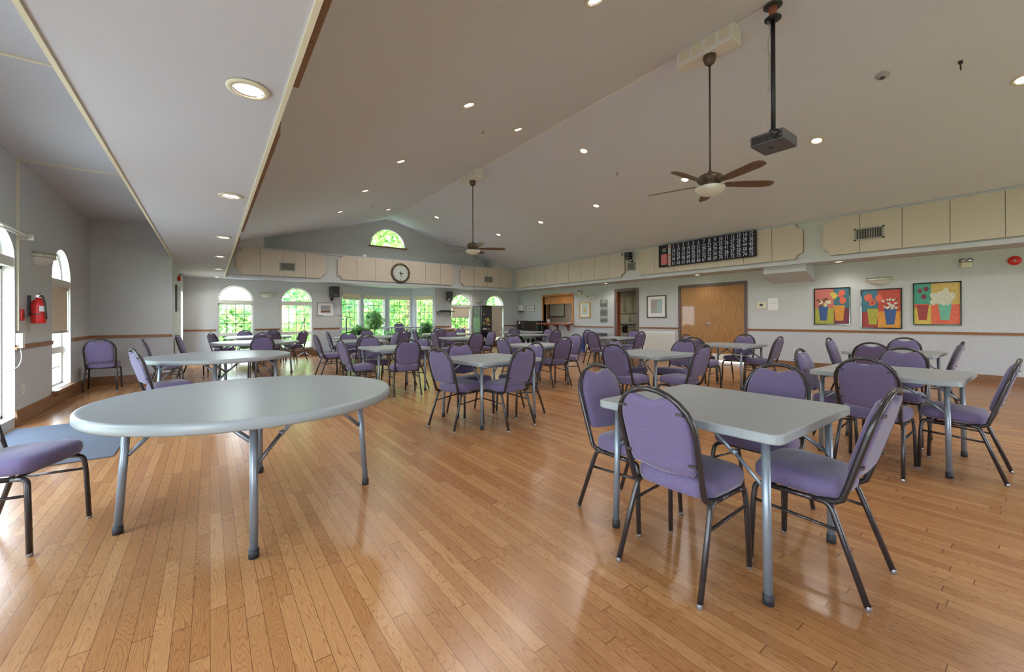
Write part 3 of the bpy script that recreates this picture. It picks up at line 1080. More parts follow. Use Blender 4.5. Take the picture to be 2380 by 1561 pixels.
# ------------------------------------------------------------------ banquet chair
def make_chair():
    t = thing('banquet_chair', 'x', 'chair', group='purple banquet chairs')
    r = 0.0138
    # seat cushion
    bm = bmesh.new()
    tb = bmesh.new()
    w, d = 0.213, 0.188
    ring = []
    for i in range(28):
        a = 2 * pi * i / 28
        ca, sa_ = cos(a), sin(a)
        p = 0.42
        x = w * (abs(ca) ** p) * (1 if ca >= 0 else -1)
        y = d * (abs(sa_) ** p) * (1 if sa_ >= 0 else -1)
        x *= 1.0 + 0.06 * (y / d)
        ring.append((x, y + 0.054))
    zs = [(0.428, 0.90), (0.432, 0.985), (0.456, 1.02), (0.488, 1.015), (0.508, 0.96), (0.518, 0.84), (0.526, 0.5), (0.528, 0.0)]
    prev = None
    for z, s in zs:
        if s == 0:
            c = tb.verts.new((0, 0.04, z))
            for i in range(28):
                f = tb.faces.new((prev[i], prev[(i + 1) % 28], c))
                f.smooth = True
            break
        cur = [tb.verts.new((x * s, y * s, z + 0.008 * (y / d))) for x, y in ring]
        if prev:
            for i in range(28):
                f = tb.faces.new((prev[i], prev[(i + 1) % 28], cur[(i + 1) % 28], cur[i]))
                f.smooth = True
        else:
            tb.faces.new(cur[::-1])
        prev = cur
    add_bm(bm, tb)
    obj('seat', bm, 'fabric', t)
    # back: plane leans; frame from (y,z) = (-.19,.43) to (-.245,.945)
    def by(z):
        return -0.148 - (z - 0.45) * 0.295
    # backrest panel
    bm = bmesh.new()
    def outline(s=1.0):
        pts = []
        hw = 0.182 * s
        zb, zm, zt = 0.535, 0.762, 0.912
        pts += [(-hw * 0.86, zb + 0.004), (0, zb - 0.012 * s), (hw * 0.86, zb + 0.004), (hw * 0.95, zb + 0.03), (hw * 0.98, 0.65), (hw, zm)]
        for k in range(1, 7):
            a = k / 7 * radians(62)
            pts.append((hw * cos(a), zm + 0.185 * s * sin(a)))
        pts += [(0.055, zt - 0.012), (0.03, zt - 0.022), (0, zt - 0.026), (-0.03, zt - 0.022), (-0.055, zt - 0.012)]
        for k in range(6, 0, -1):
            a = k / 7 * radians(62)
            pts.append((-hw * cos(a), zm + 0.185 * s * sin(a)))
        pts += [(-hw, zm), (-hw * 0.98, 0.65), (-hw * 0.95, zb + 0.03)]
        return pts
    base = outline()
    cz = 0.72
    layers = [(-0.014, 0.94), (-0.019, 0.80), (-0.010, 0.99), (0.010, 1.0), (0.026, 0.97), (0.036, 0.86), (0.041, 0.5)]
    order = [(-0.020, 0.80), (-0.016, 0.95), (-0.006, 1.0), (0.012, 1.0), (0.026, 0.965), (0.036, 0.86), (0.042, 0.55)]
    prev = None
    for dy, s in order:
        cur = [bm.verts.new((x * s, by(cz + (z - cz) * s) + dy, cz + (z - cz) * s)) for x, z in base]
        if prev:
            for i in range(len(cur)):
                f = bm.faces.new((prev[i], prev[(i + 1) % len(cur)], cur[(i + 1) % len(cur)], cur[i]))
                f.smooth = True
        else:
            bm.faces.new(cur[::-1])
        prev = cur
    bm.faces.new(prev)
    obj('backrest', bm, 'fabric', t)
    # hoop
    bm = bmesh.new()
    pts = [(-0.19, -0.055, 0.418), (-0.19, -0.115, 0.420), (-0.191, -0.142, 0.438), (-0.193, by(0.50), 0.50), (-0.199, by(0.62), 0.62), (-0.203, by(0.752), 0.752)]
    for k in range(1, 12):
        a = pi - pi * k / 12
        z = 0.752 + 0.188 * sin(a)
        pts.append((0.203 * cos(a), by(z), z))
    pts += [(-p[0], p[1], p[2]) for p in pts[5::-1]]
    tube(bm, pts, r * 1.05, 8)
    for s in (-1, 1):
        for z, x in ((0.84, 0.172), (0.60, 0.192)):
            box(bm, min(s * x, s * (x - 0.035)), max(s * x, s * (x - 0.035)), by(z) - 0.026, by(z) - 0.018, z - 0.006, z + 0.006)
    obj('back_frame', bm, 'frame_metal', t)
    # seat rails
    bm = bmesh.new()
    for s in (-1, 1):
        tube(bm, [(s * 0.195, -0.07, 0.412), (s * 0.2, 0.16, 0.414)], r, 8)
    tube(bm, [(-0.195, 0.15, 0.414), (0.195, 0.15, 0.414)], 0.009, 6)
    tube(bm, [(-0.19, -0.06, 0.412), (0.19, -0.06, 0.412)], 0.009, 6)
    obj('seat_frame', bm, 'frame_metal', t)
    for s in (-1, 1):
        bm = bmesh.new()
        tube(bm, bend([(s * 0.2, 0.15, 0.414), (s * 0.203, 0.218, 0.413), (s * 0.213, 0.226, 0.33), (s * 0.22, 0.239, 0.012)], 0.05), r, 8)
        lathe(bm, [(0, 0), (0.013, 0), (0.014, 0.012), (0.012, 0.022)], s * 0.22, 0.2395, 10, 1)
        obj('leg', bm, ('frame_metal', 'glide'), t)
        bm = bmesh.new()
        tube(bm, bend([(s * 0.196, -0.03, 0.413), (s * 0.197, -0.098, 0.412), (s * 0.204, -0.128, 0.33), (s * 0.22, -0.238, 0.012)], 0.05), r, 8)
        lathe(bm, [(0, 0), (0.013, 0), (0.014, 0.012), (0.012, 0.022)], s * 0.22, -0.2395, 10, 1)
        obj('leg', bm, ('frame_metal', 'glide'), t)
        bm = bmesh.new()
        tube(bm, [(s * 0.207, -0.140, 0.30), (s * 0.213, 0.224, 0.325)], 0.008, 6)
        obj('stretcher', bm, 'frame_metal', t)
    return t

CH0 = [None]
def chair(x, y, deg, label, group, z=0.0):
    if CH0[0] is None:
        CH0[0] = make_chair()
        c = CH0[0]
    else:
        c = copy_tree(CH0[0])
    c.location = (x, y, z)
    c.rotation_euler = (0, 0, radians(deg - 90))
    tag(c, label, 'chair', group)
    return c

# ------------------------------------------------------------------ folding tables
TZ = 0.775
def leg_mb(x0, y0, x1, y1, r=0.0185):
    bm = bmesh.new()
    tube(bm, [(x1, y1, 0.03), (x0, y0, TZ - 0.04)], r, 12)
    lathe(bm, [(0, 0), (r * 1.25, 0), (r * 1.25, 0.045), (r * 0.9, 0.047)], x1, y1, 12, 1)
    return bm

def brace_bm(a, b, r=0.007):
    bm = bmesh.new()
    a, b = Vector(a), Vector(b)
    m = (a + b) / 2 + Vector((0, 0, 0.012))
    tube(bm, [a, m], r, 6, sx=1.6)
    tube(bm, [m - Vector((0, 0, 0.008)), b], r, 6, sx=1.6)
    lathe(bm, [(0, -0.012), (0.014, -0.012), (0.014, 0.012), (0, 0.012)], m.x, m.y, 8, 0, 'X', m.z)
    return bm

def make_square():
    t = thing('folding_table', 'x', 'table')
    h = 0.5
    bm = bmesh.new()
    pts = []
    for cx, cy, a0 in ((h - .05, h - .05, 0), (-h + .05, h - .05, 90), (-h + .05, -h + .05, 180), (h - .05, -h + .05, 270)):
        for k in range(6):
            a = radians(a0 + 90 * k / 5)
            pts.append((cx + .05 * cos(a), cy + .05 * sin(a)))
    prism(bm, pts, TZ - 0.045, TZ, plane='XY')
    o = obj('tabletop', bm, 'table', t, bevel=0.007)
    i = h - 0.09
    for x, y in ((-i, -i), (i, -i), (i, i), (-i, i)):
        obj('leg', leg_mb(x, y, x * 1.02, y * 1.03), ('table_leg', 'rubber'), t)
    for y in (-i, i):
        bm = bmesh.new()
        tube(bm, [(-i, y, TZ - 0.065), (i, y, TZ - 0.065)], 0.014, 8)
        obj('crossbar', bm, 'table_leg', t)
    for x in (-i, i):
        for s in (-1, 1):
            obj('brace', brace_bm((x * 1.0, s * i, 0.50), (x * 0.8, s * 0.1, TZ - 0.05)), 'table_leg', t)
    return t

def make_round():
    t = thing('round_folding_table', 'x', 'table')
    R = 0.87
    bm = bmesh.new()
    lathe(bm, [(0, TZ - 0.057), (R - .03, TZ - 0.057), (R - .008, TZ - 0.058), (R, TZ - 0.048), (R, TZ - 0.012), (R - 0.008, TZ - 0.003), (R - 0.02, TZ), (R - .035, TZ - .002), (0, TZ - .002)], seg=72)
    obj('tabletop', bm, 'table', t)
    P = []
    for k in range(4):
        a = radians(-90 + 90 * k - 6)
        x, y = 0.66 * cos(a), 0.66 * sin(a)
        P.append((x, y))
        obj('leg', leg_mb(x, y, x * 1.07, y * 1.07, 0.0205), ('table_leg', 'rubber'), t)
    for a, b in ((0, 3), (1, 2)):
        bm = bmesh.new()
        pa, pb = P[a], P[b]
        tube(bm, [(pa[0], pa[1], 0.60), (pa[0] * .75 + pb[0] * .25, pa[1] * .75 + pb[1] * .25, TZ - .065), (pa[0] * .25 + pb[0] * .75, pa[1] * .25 + pb[1] * .75, TZ - .065), (pb[0], pb[1], 0.60)], 0.014, 8)
        obj('crossbar', bm, 'table_leg', t)
        d = Vector((P[b][0] - P[a][0], P[b][1] - P[a][1], 0)).normalized()
        inn = Vector((-(P[a][0] + P[b][0]) / 2, -(P[a][1] + P[b][1]) / 2, 0)).normalized()
        for q in (a, b):
            p = Vector((P[q][0], P[q][1], 0.46))
            e = Vector((P[q][0], P[q][1], TZ - 0.05)) + inn * 0.38
            obj('brace', brace_bm(p, e, 0.009), 'table_leg', t)
    return t

SQ, RD = [None], [None]
def sq_table(x, y, deg, label, group='square folding tables'):
    if SQ[0] is None:
        SQ[0] = t = make_square()
    else:
        t = copy_tree(SQ[0])
    t.location = (x, y, 0)
    t.rotation_euler = (0, 0, radians(deg))
    tag(t, label, 'table', group)
def rd_table(x, y, deg, label, group='round folding tables'):
    if RD[0] is None:
        RD[0] = t = make_round()
    else:
        t = copy_tree(RD[0])
    t.location = (x, y, 0)
    t.rotation_euler = (0, 0, radians(deg))
    tag(t, label, 'table', group)

# table, phrase, chairs: (x, y, heading, place)
FL, BL, BR, FR = 'front left', 'back left', 'back right', 'front right'
SQT = [
 (2.41, 1.2, 0, 'nearest square table', [(1.96, 1.165, 0, FL), (2.23, 1.71, -90, BL), (2.97, 1.2, 180, BR), (2.51, 0.74, 90, FR)]),
 (5.12, 0.95, 0, 'square table second nearest on the right', [(4.55, .95, 0, FL), (5.02, 1.36, -90, BL), (5.75, 1.02, 180, BR), (5.03, .48, 90, FR)]),
 (8.1, 1.47, 0, 'square table closest to the paintings', [(7.3, 1.49, 0, FL), (8.15, 1.98, -90, BL), (8.83, 1.52, 180, BR), (8.1, 1.07, 90, FR)]),
 (2.9, 4.42, 4, 'square table in the middle of the hall', [(2.36, 4.3, 14, FL), (2.8, 4.72, -90, BL), (3.37, 4.35, 180, BR), (2.87, 3.95, 98, FR)]),
 (2.68, 7.2, 0, 'square table just past the nearest round one', [(1.98, 6.98, 6, FL), (2.5, 7.76, -90, BL), (2.98, 7.13, 187, BR), (2.63, 6.55, 80, FR)]),
 (2.9, 10.05, 0, 'square table nearest the stage corner', [(2.13, 9.7, 3, FL), (2.86, 10.62, -90, BL), (3.45, 9.85, 180, BR), (2.75, 9.25, 88, FR)]),
 (5.14, 3.6, 0, 'square table behind the nearest square one', [(4.46, 3.45, 4, FL), (5.2, 4.0, -90, BL), (5.68, 3.5, 180, BR), (4.93, 2.92, 90, FR)]),
 (8.0, 3.8, 0, 'square table in front of the double door', [(7.12, 3.85, 0, FL), (7.85, 4.3, -90, BL), (8.53, 3.85, 180, BR), (8.15, 3.26, 90, FR)]),
 (8.75, 7.1, 0, 'square table before the kitchen doorway', [(8.08, 7.1, 0, FL), (8.85, 7.95, -90, BL), (9.65, 7.4, 180, BR), (8.7, 6.55, 90, FR)]),
 (5.15, 6.1, 0, 'square table midway toward the serving hatch', [(4.42, 5.87, 0, FL), (5.1, 6.55, -90, BL), (5.93, 6.1, 180, BR), (5.19, 5.66, 88, FR)]),
 (8.3, 10.3, 0, 'square table in front of the piano', [(7.75, 9.95, 0, FL), (9.0, 10.4, 180, BR), (8.4, 9.33, 90, FR)]),
 (5.5, 9.75, 0, 'square table in line with the vending machine', [(4.9, 9.6, 0, FL), (5.6, 10.25, -90, BL), (6.15, 9.6, 180, BR), (5.3, 8.85, 90, FR)]),
]
for x, y, a, ph, chs in SQT:
    sq_table(x, y, a, 'grey plastic folding table, the ' + ph)
    for cx, cy, h, pl in chs:
        chair(cx, cy, h, f'purple chair, {pl} side of the {ph}', 'purple chairs around the ' + ph)

RDT = [
 (0.262, 3.28, 0, 'nearest round table', []),
 (0.13, 7.15, 0, 'second nearest round table', [(-0.44, 6.45, 20, 'left side, its back showing'), (-0.64, 9.5, 8, 'far left, by the alcove end wall')]),
 (0.88, 11.1, 0, 'third nearest round table', [(-0.3, 11.8, -10, 'left side'), (0.87, 9.93, 90, 'near side, back to the viewer'), (1.1, 12.1, -90, 'far side, facing the viewer')]),
 (1.22, 14.55, 0, 'round table under the arched windows', [(1.42, 13.62, 95, 'near side'), (1.65, 15.3, -100, 'far side, right of two'), (0.93, 15.3, -85, 'far side, left of two'), (2.1, 13.85, 132, 'right side, clear of the table'), (0.28, 13.5, 30, 'left side')]),
 (3.75, 12.3, 0, 'round table before the stage', [(3.0, 12.6, 0, 'left side'), (4.1, 13.25, -95, 'far side'), (4.5, 11.68, 100, 'near side, back showing'), (4.78, 12.3, 190, 'right side')]),
 (6.65, 12.75, 0, 'round table below the half-lowered blind', [(5.7, 12.7, 0, 'left side'), (6.85, 13.6, -90, 'far side'), (5.85, 11.75, 75, 'near side'), (7.5, 13.55, 215, 'far right side')]),
 (9.96, 12.8, 0, 'round table nearest the piano', [(9.1, 12.05, 45, 'near left side')]),
]
for x, y, a, ph, chs in RDT:
    rd_table(x, y, a, 'round grey plastic folding table, the ' + ph)
    for cx, cy, h, pl in chs:
        chair(cx, cy, h, f'purple chair at the {ph}, {pl}', 'purple chairs at the ' + ph)
chair(-1.55, 10.33, 90, 'lone purple banquet chair facing the alcove end wall', 'lone purple chairs')
chair(-0.925, 3.61, -21, 'purple chair cut by the left edge, seat pointing at the nearest round table', 'lone purple chairs')

# ------------------------------------------------------------------ stage
PH = 0.2
bm = bmesh.new()
prism(bm, [(3.1, 15.3), (8.0, 15.3), (8.0, 15.83), (7.66, 15.83), (6.97, 16.56), (6.0, 16.9), (4.9, 16.56), (3.9, 15.83), (3.1, 15.83)], 0, PH, plane='XY')
M['stage'] = mat('stage_carpet', (150, 156, 166), 0.9, noise=.2, nscale=120)
o = obj('stage_platform', bm, 'stage', bevel=0.01)
tag(o, 'low carpeted grey platform filling the bay', 'platform')
t = thing('serving_table', 'narrow white table standing on the platform in the bay', 'table', (6.3, 15.72, PH), 0)
bm = bmesh.new()
box(bm, -0.7, 0.7, -0.25, 0.25, 0.735, 0.775, bev=0.008)
obj('tabletop', bm, 'table', t)
for x in (-0.6, 0.6):
    for y in (-0.18, 0.18):
        bm = bmesh.new()
        tube(bm, [(x, y, 0), (x, y, 0.74)], 0.013, 8)
        obj('leg', bm, 'table_leg', t)
for s in (-1, 1):
    obj('brace', brace_bm((s * .6, 0, .35), (s * .2, 0, .73)), 'table_leg', t)
chair(6.33, 16.12, -90, 'purple banquet chair on the platform behind the narrow white table', 'chairs on the platform', PH + 0.0)

# ------------------------------------------------------------------ ceiling fans
def make_fan():
    t = thing('ceiling_fan', 'x', 'ceiling fan')
    # origin at the canopy's top (z = 0), hub at z = -1.74
    H = -1.78
    bm = bmesh.new()
    lathe(bm, [(0.0, 0.0), (0.085, 0.0), (0.088, -0.03), (0.07, -0.1), (0.03, -0.14), (0, -0.142)], seg=24)
    obj('canopy', bm, 'bronze', t)
    bm = bmesh.new()
    tube(bm, [(0, 0, -0.12), (0, 0, H + 0.09)], 0.013, 10)
    obj('downrod', bm, 'bronze', t)
    bm = bmesh.new()
    lathe(bm, [(0, H + .14), (.03, H + .13), (.035, H + .1), (.11, H + .085), (.165, H + .05), (.172, H + .0), (.15, H - .03), (.12, H - .045), (.12, H - .075), (.1, H - .1), (0, H - .1)], seg=32)
    obj('motor_housing', bm, 'bronze', t)
    for k in range(5):
        a = radians(34 + 72 * k)
        mt = Matrix.Rotation(a, 4, 'Z') @ Matrix.Translation((0, 0, H - 0.055)) @ Matrix.Rotation(radians(-13), 4, 'X')
        tb = bmesh.new()
        pts = [(0.2, -.045), (0.26, -.062), (0.5, -.078), (0.78, -.082), (0.86, -.06), (0.885, -.02), (0.885, .02), (0.86, .06), (0.78, .082), (0.5, .078), (0.26, .062), (0.2, .045)]
        prism(tb, pts, -.004, .004, plane='XY')
        bm = bmesh.new()
        add_bm(bm, tb, mt)
        b = obj('blade', bm, 'blade', t)
        tb = bmesh.new()
        prism(tb, [(.1, -.02), (.2, -.03), (.28, -.04), (.3, 0), (.28, .04), (.2, .03), (.1, .02)], -.012, -.004, plane='XY')
        bm = bmesh.new()
        add_bm(bm, tb, mt)
        obj('blade_iron', bm, 'bronze', b)
    bm = bmesh.new()
    lathe(bm, [(.19, H - .1), (.2, H - .11), (.185, H - .15), (.13, H - .195), (.05, H - .22), (0, H - .225)], seg=36)
    lathe(bm, [(0, H - .1), (.19, H - .1)], seg=36)
    obj('light_bowl', bm, 'bowl', t)
    bm = bmesh.new()
    tube(bm, [(0, 0, H - .22), (0, 0, H - .4)], 0.003, 6)
    lathe(bm, [(0, -.012), (.006, 0), (0, .012)], 0, 0, 8, cz=H - .41)
    obj('pull_chain', bm, 'brass', t)
    return t
f1 = make_fan()
f1.location = (5.75, 2.98, 5.02)
tag(f1, 'bronze five-blade ceiling fan with bowl light, nearer one beside the projector', 'ceiling fan', 'ceiling fans')
f2 = copy_tree(f1)
f2.location = (5.75, 9.51, 5.02)
f2.rotation_euler = (0, 0, radians(5))
tag(f2, 'bronze five-blade ceiling fan with bowl light, farther one near the gable', 'ceiling fan', 'ceiling fans')
for y0, y1, lb in ((2.6, 3.42, 'long white slotted box on the ridge above the nearer fan'), (9.15, 9.95, 'white box on the ridge above the farther fan')):
    t = thing('ridge_box', lb, 'vent box', (RX, (y0 + y1) / 2, RZ), 0, 'white boxes on the ridge')
    L = (y1 - y0) / 2
    bm = bmesh.new()
    box(bm, -.125, .125, -L, L, -.25, -.005, bev=.012)
    obj('housing', bm, 'white', t)
    bm = bmesh.new()
    for k in range(4):
        a = -L + .04 + k * (2 * L - .04) / 4
        box(bm, -.128, -.124, a, a + (2 * L) / 4 - .06, -.19, -.05)
    obj('side_panel', bm, 'cream', t)

# ------------------------------------------------------------------ projector
t = thing('projector', 'dark grey ceiling projector hanging from a long black pole', 'projector', (5.75, 2.165, 3.435), 0)
PT = RZ - 3.435
bm = bmesh.new()
tube(bm, [(0, 0, .2), (0, 0, PT - .02)], .026, 14)
lathe(bm, [(0, PT - .01), (.10, PT - .03), (.105, PT - .045), (.03, PT - .05)], seg=24)
lathe(bm, [(.026, PT - .19), (.095, PT - .20), (.095, PT - .21), (.026, PT - .22)], seg=24)
obj('pole', bm, 'black', t)
bm = bmesh.new()
lathe(bm, [(0, PT - .19), (.04, PT - .19), (.05, PT - .04), (0, PT - .04)], seg=16)
obj('mount_collar', bm, 'pot', t)
bm = bmesh.new()
box(bm, -.21, .23, -.19, .19, 0, .14, bev=.02)
obj('body', bm, 'darkgrey', t)
bm = bmesh.new()
for k in range(13):
    box(bm, -.214, -.208, .15 - k * .017, .158 - k * .017, .025, .105)
obj('grille', bm, 'black', t)
bm = bmesh.new()
lathe(bm, [(0, -.03), (.035, -.03), (.042, -.05), (.052, -.05), (.052, 0)], -.21, -.12, 20, axis='X', cz=.07)
obj('lens_barrel', bm, 'blackgloss', t)
bm = bmesh.new()
box(bm, -.05, .02, .0, .04, -.004, 0)
box(bm, .08, .1, -.1, -.08, -.004, 0)
obj('underside_marks', bm, 'black', t)
bm = bmesh.new()
box(bm, -.09, .09, -.07, .07, .13, .15)
box(bm, -.035, .035, -.035, .035, .15, .23)
for x in (-.14, .14):
    for y in (-.11, .11):
        tube(bm, [(x, y, .13), (0, 0, .21)], .008, 6)
obj('mount_bracket', bm, 'black', t)
bm = bmesh.new()
pts = [(-.03 + .012 * sin(k * 1.1), .03 + .01 * cos(k * 1.7), PT - .2 - k * .088) for k in range(17)] + [(-.08, .08, .17), (-.2, .2, .1)]
tube(bm, pts, .004, 5)
tube(bm, [(p[0] - .006 * cos(i), p[1] + .012, p[2]) for i, p in enumerate(pts)], .003, 5)
obj('cable', bm, 'vent', t)

# small ceiling fittings
def on_slope(x, y):
    return (x, y, slope_z(x))
for x, y, lb in ((4.05, 6.34, 'small sprinkler head in the left ceiling slope, nearer one'), (4.01, 12.49, 'small sprinkler head in the left ceiling slope near the gable'),
                 (7.69, 6.2, 'small sprinkler head in the right ceiling slope, nearer one'), (7.64, 12.22, 'small sprinkler head in the right ceiling slope near the farther fan')):
    bm = bmesh.new()
    lathe(bm, [(.035, 0), (.035, -.006), (.012, -.01), (.012, -.04), (.028, -.045), (.028, -.05), (0, -.05)], seg=14)
    o = obj('sprinkler_head', bm, 'silver', loc=on_slope(x, y))
    tag(o, lb, 'sprinkler', 'sprinkler heads')
t = thing('smoke_detector', 'round grey smoke detector high on the right ceiling slope', 'smoke detector', on_slope(7.65, 1.49))
t.rotation_euler = (0, sb, 0)
bm = bmesh.new()
lathe(bm, [(.075, .004), (.075, -.015), (.06, -.02), (.055, -.04), (.03, -.045), (0, -.045)], seg=28)
obj('housing', bm, 'vent', t)
bm = bmesh.new()
lathe(bm, [(.03, -.045), (.028, -.055), (0, -.056)], seg=20)
obj('sensor', bm, 'darkgrey', t)
bm = bmesh.new()
tube(bm, [(.04 * cos(a), 0, -.07 + .045 * sin(a)) for a in [k * pi / 6 for k in range(12)]], .005, 6, closed=True)
box(bm, -.02, .02, -.02, .02, -.03, 0.003)
o = obj('cable_loop', bm, 'black', loc=on_slope(7.91, .77))
tag(o, 'dark coiled cable end hanging from the right ceiling slope', 'cable')
bm = bmesh.new()
lathe(bm, [(0, 0), (.075, 0), (.08, .05), (.06, .09), (0, .1)], seg=20)
o = obj('dome_camera', bm, 'white', loc=(4.6, YBF + .1, ZT + .001))
tag(o, 'small white dome on the ledge left of the gable window', 'camera')

# ------------------------------------------------------------------ wall things
def make_sconce():
    t = thing('wall_sconce', 'x', 'wall lamp')
    bm = bmesh.new()
    prof = []
    for k in range(8):
        a = k / 7 * R90
        prof.append((.19 * cos(a), -.14 * sin(a)))
    tb = bmesh.new()
    lathe(tb, prof, seg=20, a0=pi, a1=2 * pi)
    add_bm(bm, tb, Matrix.Diagonal((1.12, .85, 1, 1)))
    obj('bowl', bm, 'bowl', t)
    for z in (-.035, .02):
        bm = bmesh.new()
        pts = [(.222 * cos(a), .17 * sin(a), z) for a in [pi + pi * k / 16 for k in range(17)]]
        tube(bm, pts, .008, 6)
        obj('band', bm, 'brass', t)
    bm = bmesh.new()
    box(bm, -.2, .2, -.012, 0, -.05, .035)
    for x in (-.17, 0, .17):
        a = math.acos(x / .222)
        y = -.17 * sin(a)
        tube(bm, [(x, y, -.035), (x, y, .02)], .005, 6)
    obj('backplate', bm, 'brass', t)
    return t
sc0 = make_sconce()
spots = [((XR, 2.45, 2.15), -R90, 'brass-banded half-bowl wall lamp above the flower paintings'),
         ((XR, 11.07, 2.15), -R90, 'brass-banded half-bowl wall lamp above the gold-framed picture'),
         ((1.55, YF, 2.13), 0, 'brass-banded half-bowl wall lamp between the two left arched windows'),
         ((9.87, YF, 2.13), 0, 'brass-banded half-bowl wall lamp over the vending machine'),
         ((XL, 8.22, 2.15), R90, 'brass-banded half-bowl wall lamp above the fire extinguisher')]
for i, (p, rz, lb) in enumerate(spots):
    t = sc0 if i == 0 else copy_tree(sc0)
    t.location = p
    t.rotation_euler = (0, 0, rz)
    tag(t, lb, 'wall lamp', 'half-bowl wall lamps')

def vent_thing(loc, rz, w, h, label, vertical=True, n=16, deep='vent_dark', fr='vent'):
    t = thing('air_vent', label, 'vent', loc, rz, 'air vents')
    bm = bmesh.new()
    f = .03
    for a in ((-w / 2, w / 2, h / 2 - f, h / 2), (-w / 2, w / 2, -h / 2, -h / 2 + f), (-w / 2, -w / 2 + f, -h / 2, h / 2), (w / 2 - f, w / 2, -h / 2, h / 2)):
        box(bm, a[0], a[1], -.015, 0, a[2], a[3])
    obj('vent_frame', bm, fr, t)
    bm = bmesh.new()
    box(bm, -w / 2 + f, w / 2 - f, -.003, -.001, -h / 2 + f, h / 2 - f)
    obj('duct_opening', bm, deep, t)
    bm = bmesh.new()
    for k in range(n):
        x = -w / 2 + f + (w - 2 * f) * (k + .5) / n
        box(bm, x - .004, x + .004, -.012, -.004, -h / 2 + f, h / 2 - f)
    obj('louvres', bm, fr, t)
vent_thing((XBR - .05, 2.45, 3.09), -R90, .50, .27, 'grey slatted air vent in the panel row above the paintings')
vent_thing((XBR, 8.64, 3.03), -R90, .34, .28, 'slatted air vent in the gap under the bulkhead speaker', n=10)
vent_thing((2.07, YBF - .05, 3.02), 0, .46, .28, 'slatted air vent in the panel row over the left arched windows')
vent_thing((10.0, YBF - .05, 3.04), 0, .46, .28, 'slatted air vent in the panel row over the vending machine')

# clock
t = thing('wall_clock', 'round brown-rimmed wall clock on the bulkhead over the bay', 'clock', (5.93, YBF - .051, 3.06), 0)
bm = bmesh.new()
lathe(bm, [(.30, 0), (.30, -.02), (.33, -.035), (.37, -.03), (.385, -.01), (.385, 0)], seg=48, axis='Y')
obj('rim', bm, 'bronze', t)
bm = bmesh.new()
bm.faces.new([bm.verts.new((.31 * cos(2 * pi * k / 40), -.012, .31 * sin(2 * pi * k / 40))) for k in range(40)])
obj('dial', bm, 'pale', t)
bm = bmesh.new()
for k in range(1, 13):
    a = R90 - k * pi / 6
    add_text(bm, str(k), .25 * cos(a), -.014, .25 * sin(a), .1 if k % 3 == 0 else .075)
obj('numerals', bm, 'darkgrey', t)
bm = bmesh.new()
def hand(ang, L, w):
    a = radians(ang)
    d, n = V(sin(a), 0, cos(a)), V(cos(a), 0, -sin(a))
    p = [-d * .06 - n * w * .5, d * L * .6 - n * w, d * L, d * L * .6 + n * w, -d * .06 + n * w * .5]
    vs = [bm.verts.new((q.x, -.018, q.z)) for q in p]
    bm.faces.new(vs)
hand(105, .13, .018)
hand(170, .2, .014)
hand(285, .09, .01)
hand(350, .09, .01)
obj('hands', bm, 'black', t)

# bingo board
t = thing('number_board', 'long black bingo number board on the right bulkhead', 'number board', (XBR - .051, 6.10, 3.21), -R90)
bm = bmesh.new()
box(bm, -1.42, 1.42, -.07, 0, -.34, .34, bev=.01)
obj('housing', bm, 'bingo', t)
bm = bmesh.new()
for r_ in range(5):
    for c in range(15):
        x = -.905 + c * .158
        z = .255 - r_ * .128
        add_text(bm, str(r_ * 15 + c + 1), x, -.0725, z, .15, .72, .003)
obj('numerals', bm, 'num', t)
bm = bmesh.new()
box(bm, -1.085, -1.0, -.0735, -.07, -.32, .32)
obj('letter_strip', bm, 'pale', t)
bm = bmesh.new()
for k, c in enumerate('BINGO'):
    add_text(bm, c, -1.042, -.0755, .255 - k * .128, .12, .8, .004)
obj('lettering', bm, 'led', t)
bm = bmesh.new()
box(bm, -1.33, -1.12, -.0735, -.07, -.27, .05)
obj('pattern_grid', bm, 'led', t)
bm = bmesh.new()
for i in range(6):
    x = -1.322 + i * .0388
    box(bm, x - .003, x + .003, -.0755, -.0735, -.262, .042, 0)
    z = -.262 + i * .0608
    box(bm, -1.325, -1.125, -.0755, -.0735, z - .004, z + .004, 0)
obj('grid_lines', bm, 'pale', t)
bm = bmesh.new()
add_text(bm, '88', -1.22, -.0725, .17, .17, .8, .0)
obj('digit_display', bm, 'vent', t)

# loudspeakers
def speaker(loc, rz, lb, w=.28, h=.38, d=.24, tilt=0.0, br=True):
    t = thing('loudspeaker', lb, 'loudspeaker', loc, rz, 'wall loudspeakers')
    bm = bmesh.new()
    box(bm, -w / 2, w / 2, -d - .12, -.12, -h / 2, h / 2, bev=.015)
    obj('cabinet', bm, 'black', t)
    bm = bmesh.new()
    box(bm, -w / 2 + .02, w / 2 - .02, -d - .126, -d - .119, -h / 2 + .02, h / 2 - .02)
    obj('grille', bm, 'vent_dark', t)
    bm = bmesh.new()
    box(bm, -.04, .04, -d - .129, -d - .125, -h / 2 + .03, -h / 2 + .06)
    obj('badge', bm, 'silver', t)
    bm = bmesh.new()
    tube(bm, bend([(0, 0, -h / 2 - .06), (0, -.2, -h / 2 - .06), (0, -.2, -h / 2 + .05)], .03), .014, 8)
    box(bm, -.035, .035, -.012, 0, -h / 2 - .12, -h / 2)
    obj('bracket', bm, 'black', t)
speaker((3.58, YF, 2.27), radians(10), 'black loudspeaker on the far wall above the small framed print')
speaker((8.43, YF, 2.27), radians(-35), 'black loudspeaker on the far wall right of the bay')
speaker((XBR, 8.6, 3.36), -R90, 'small dark loudspeaker on the right bulkhead beside the number board', .2, .24, .18)

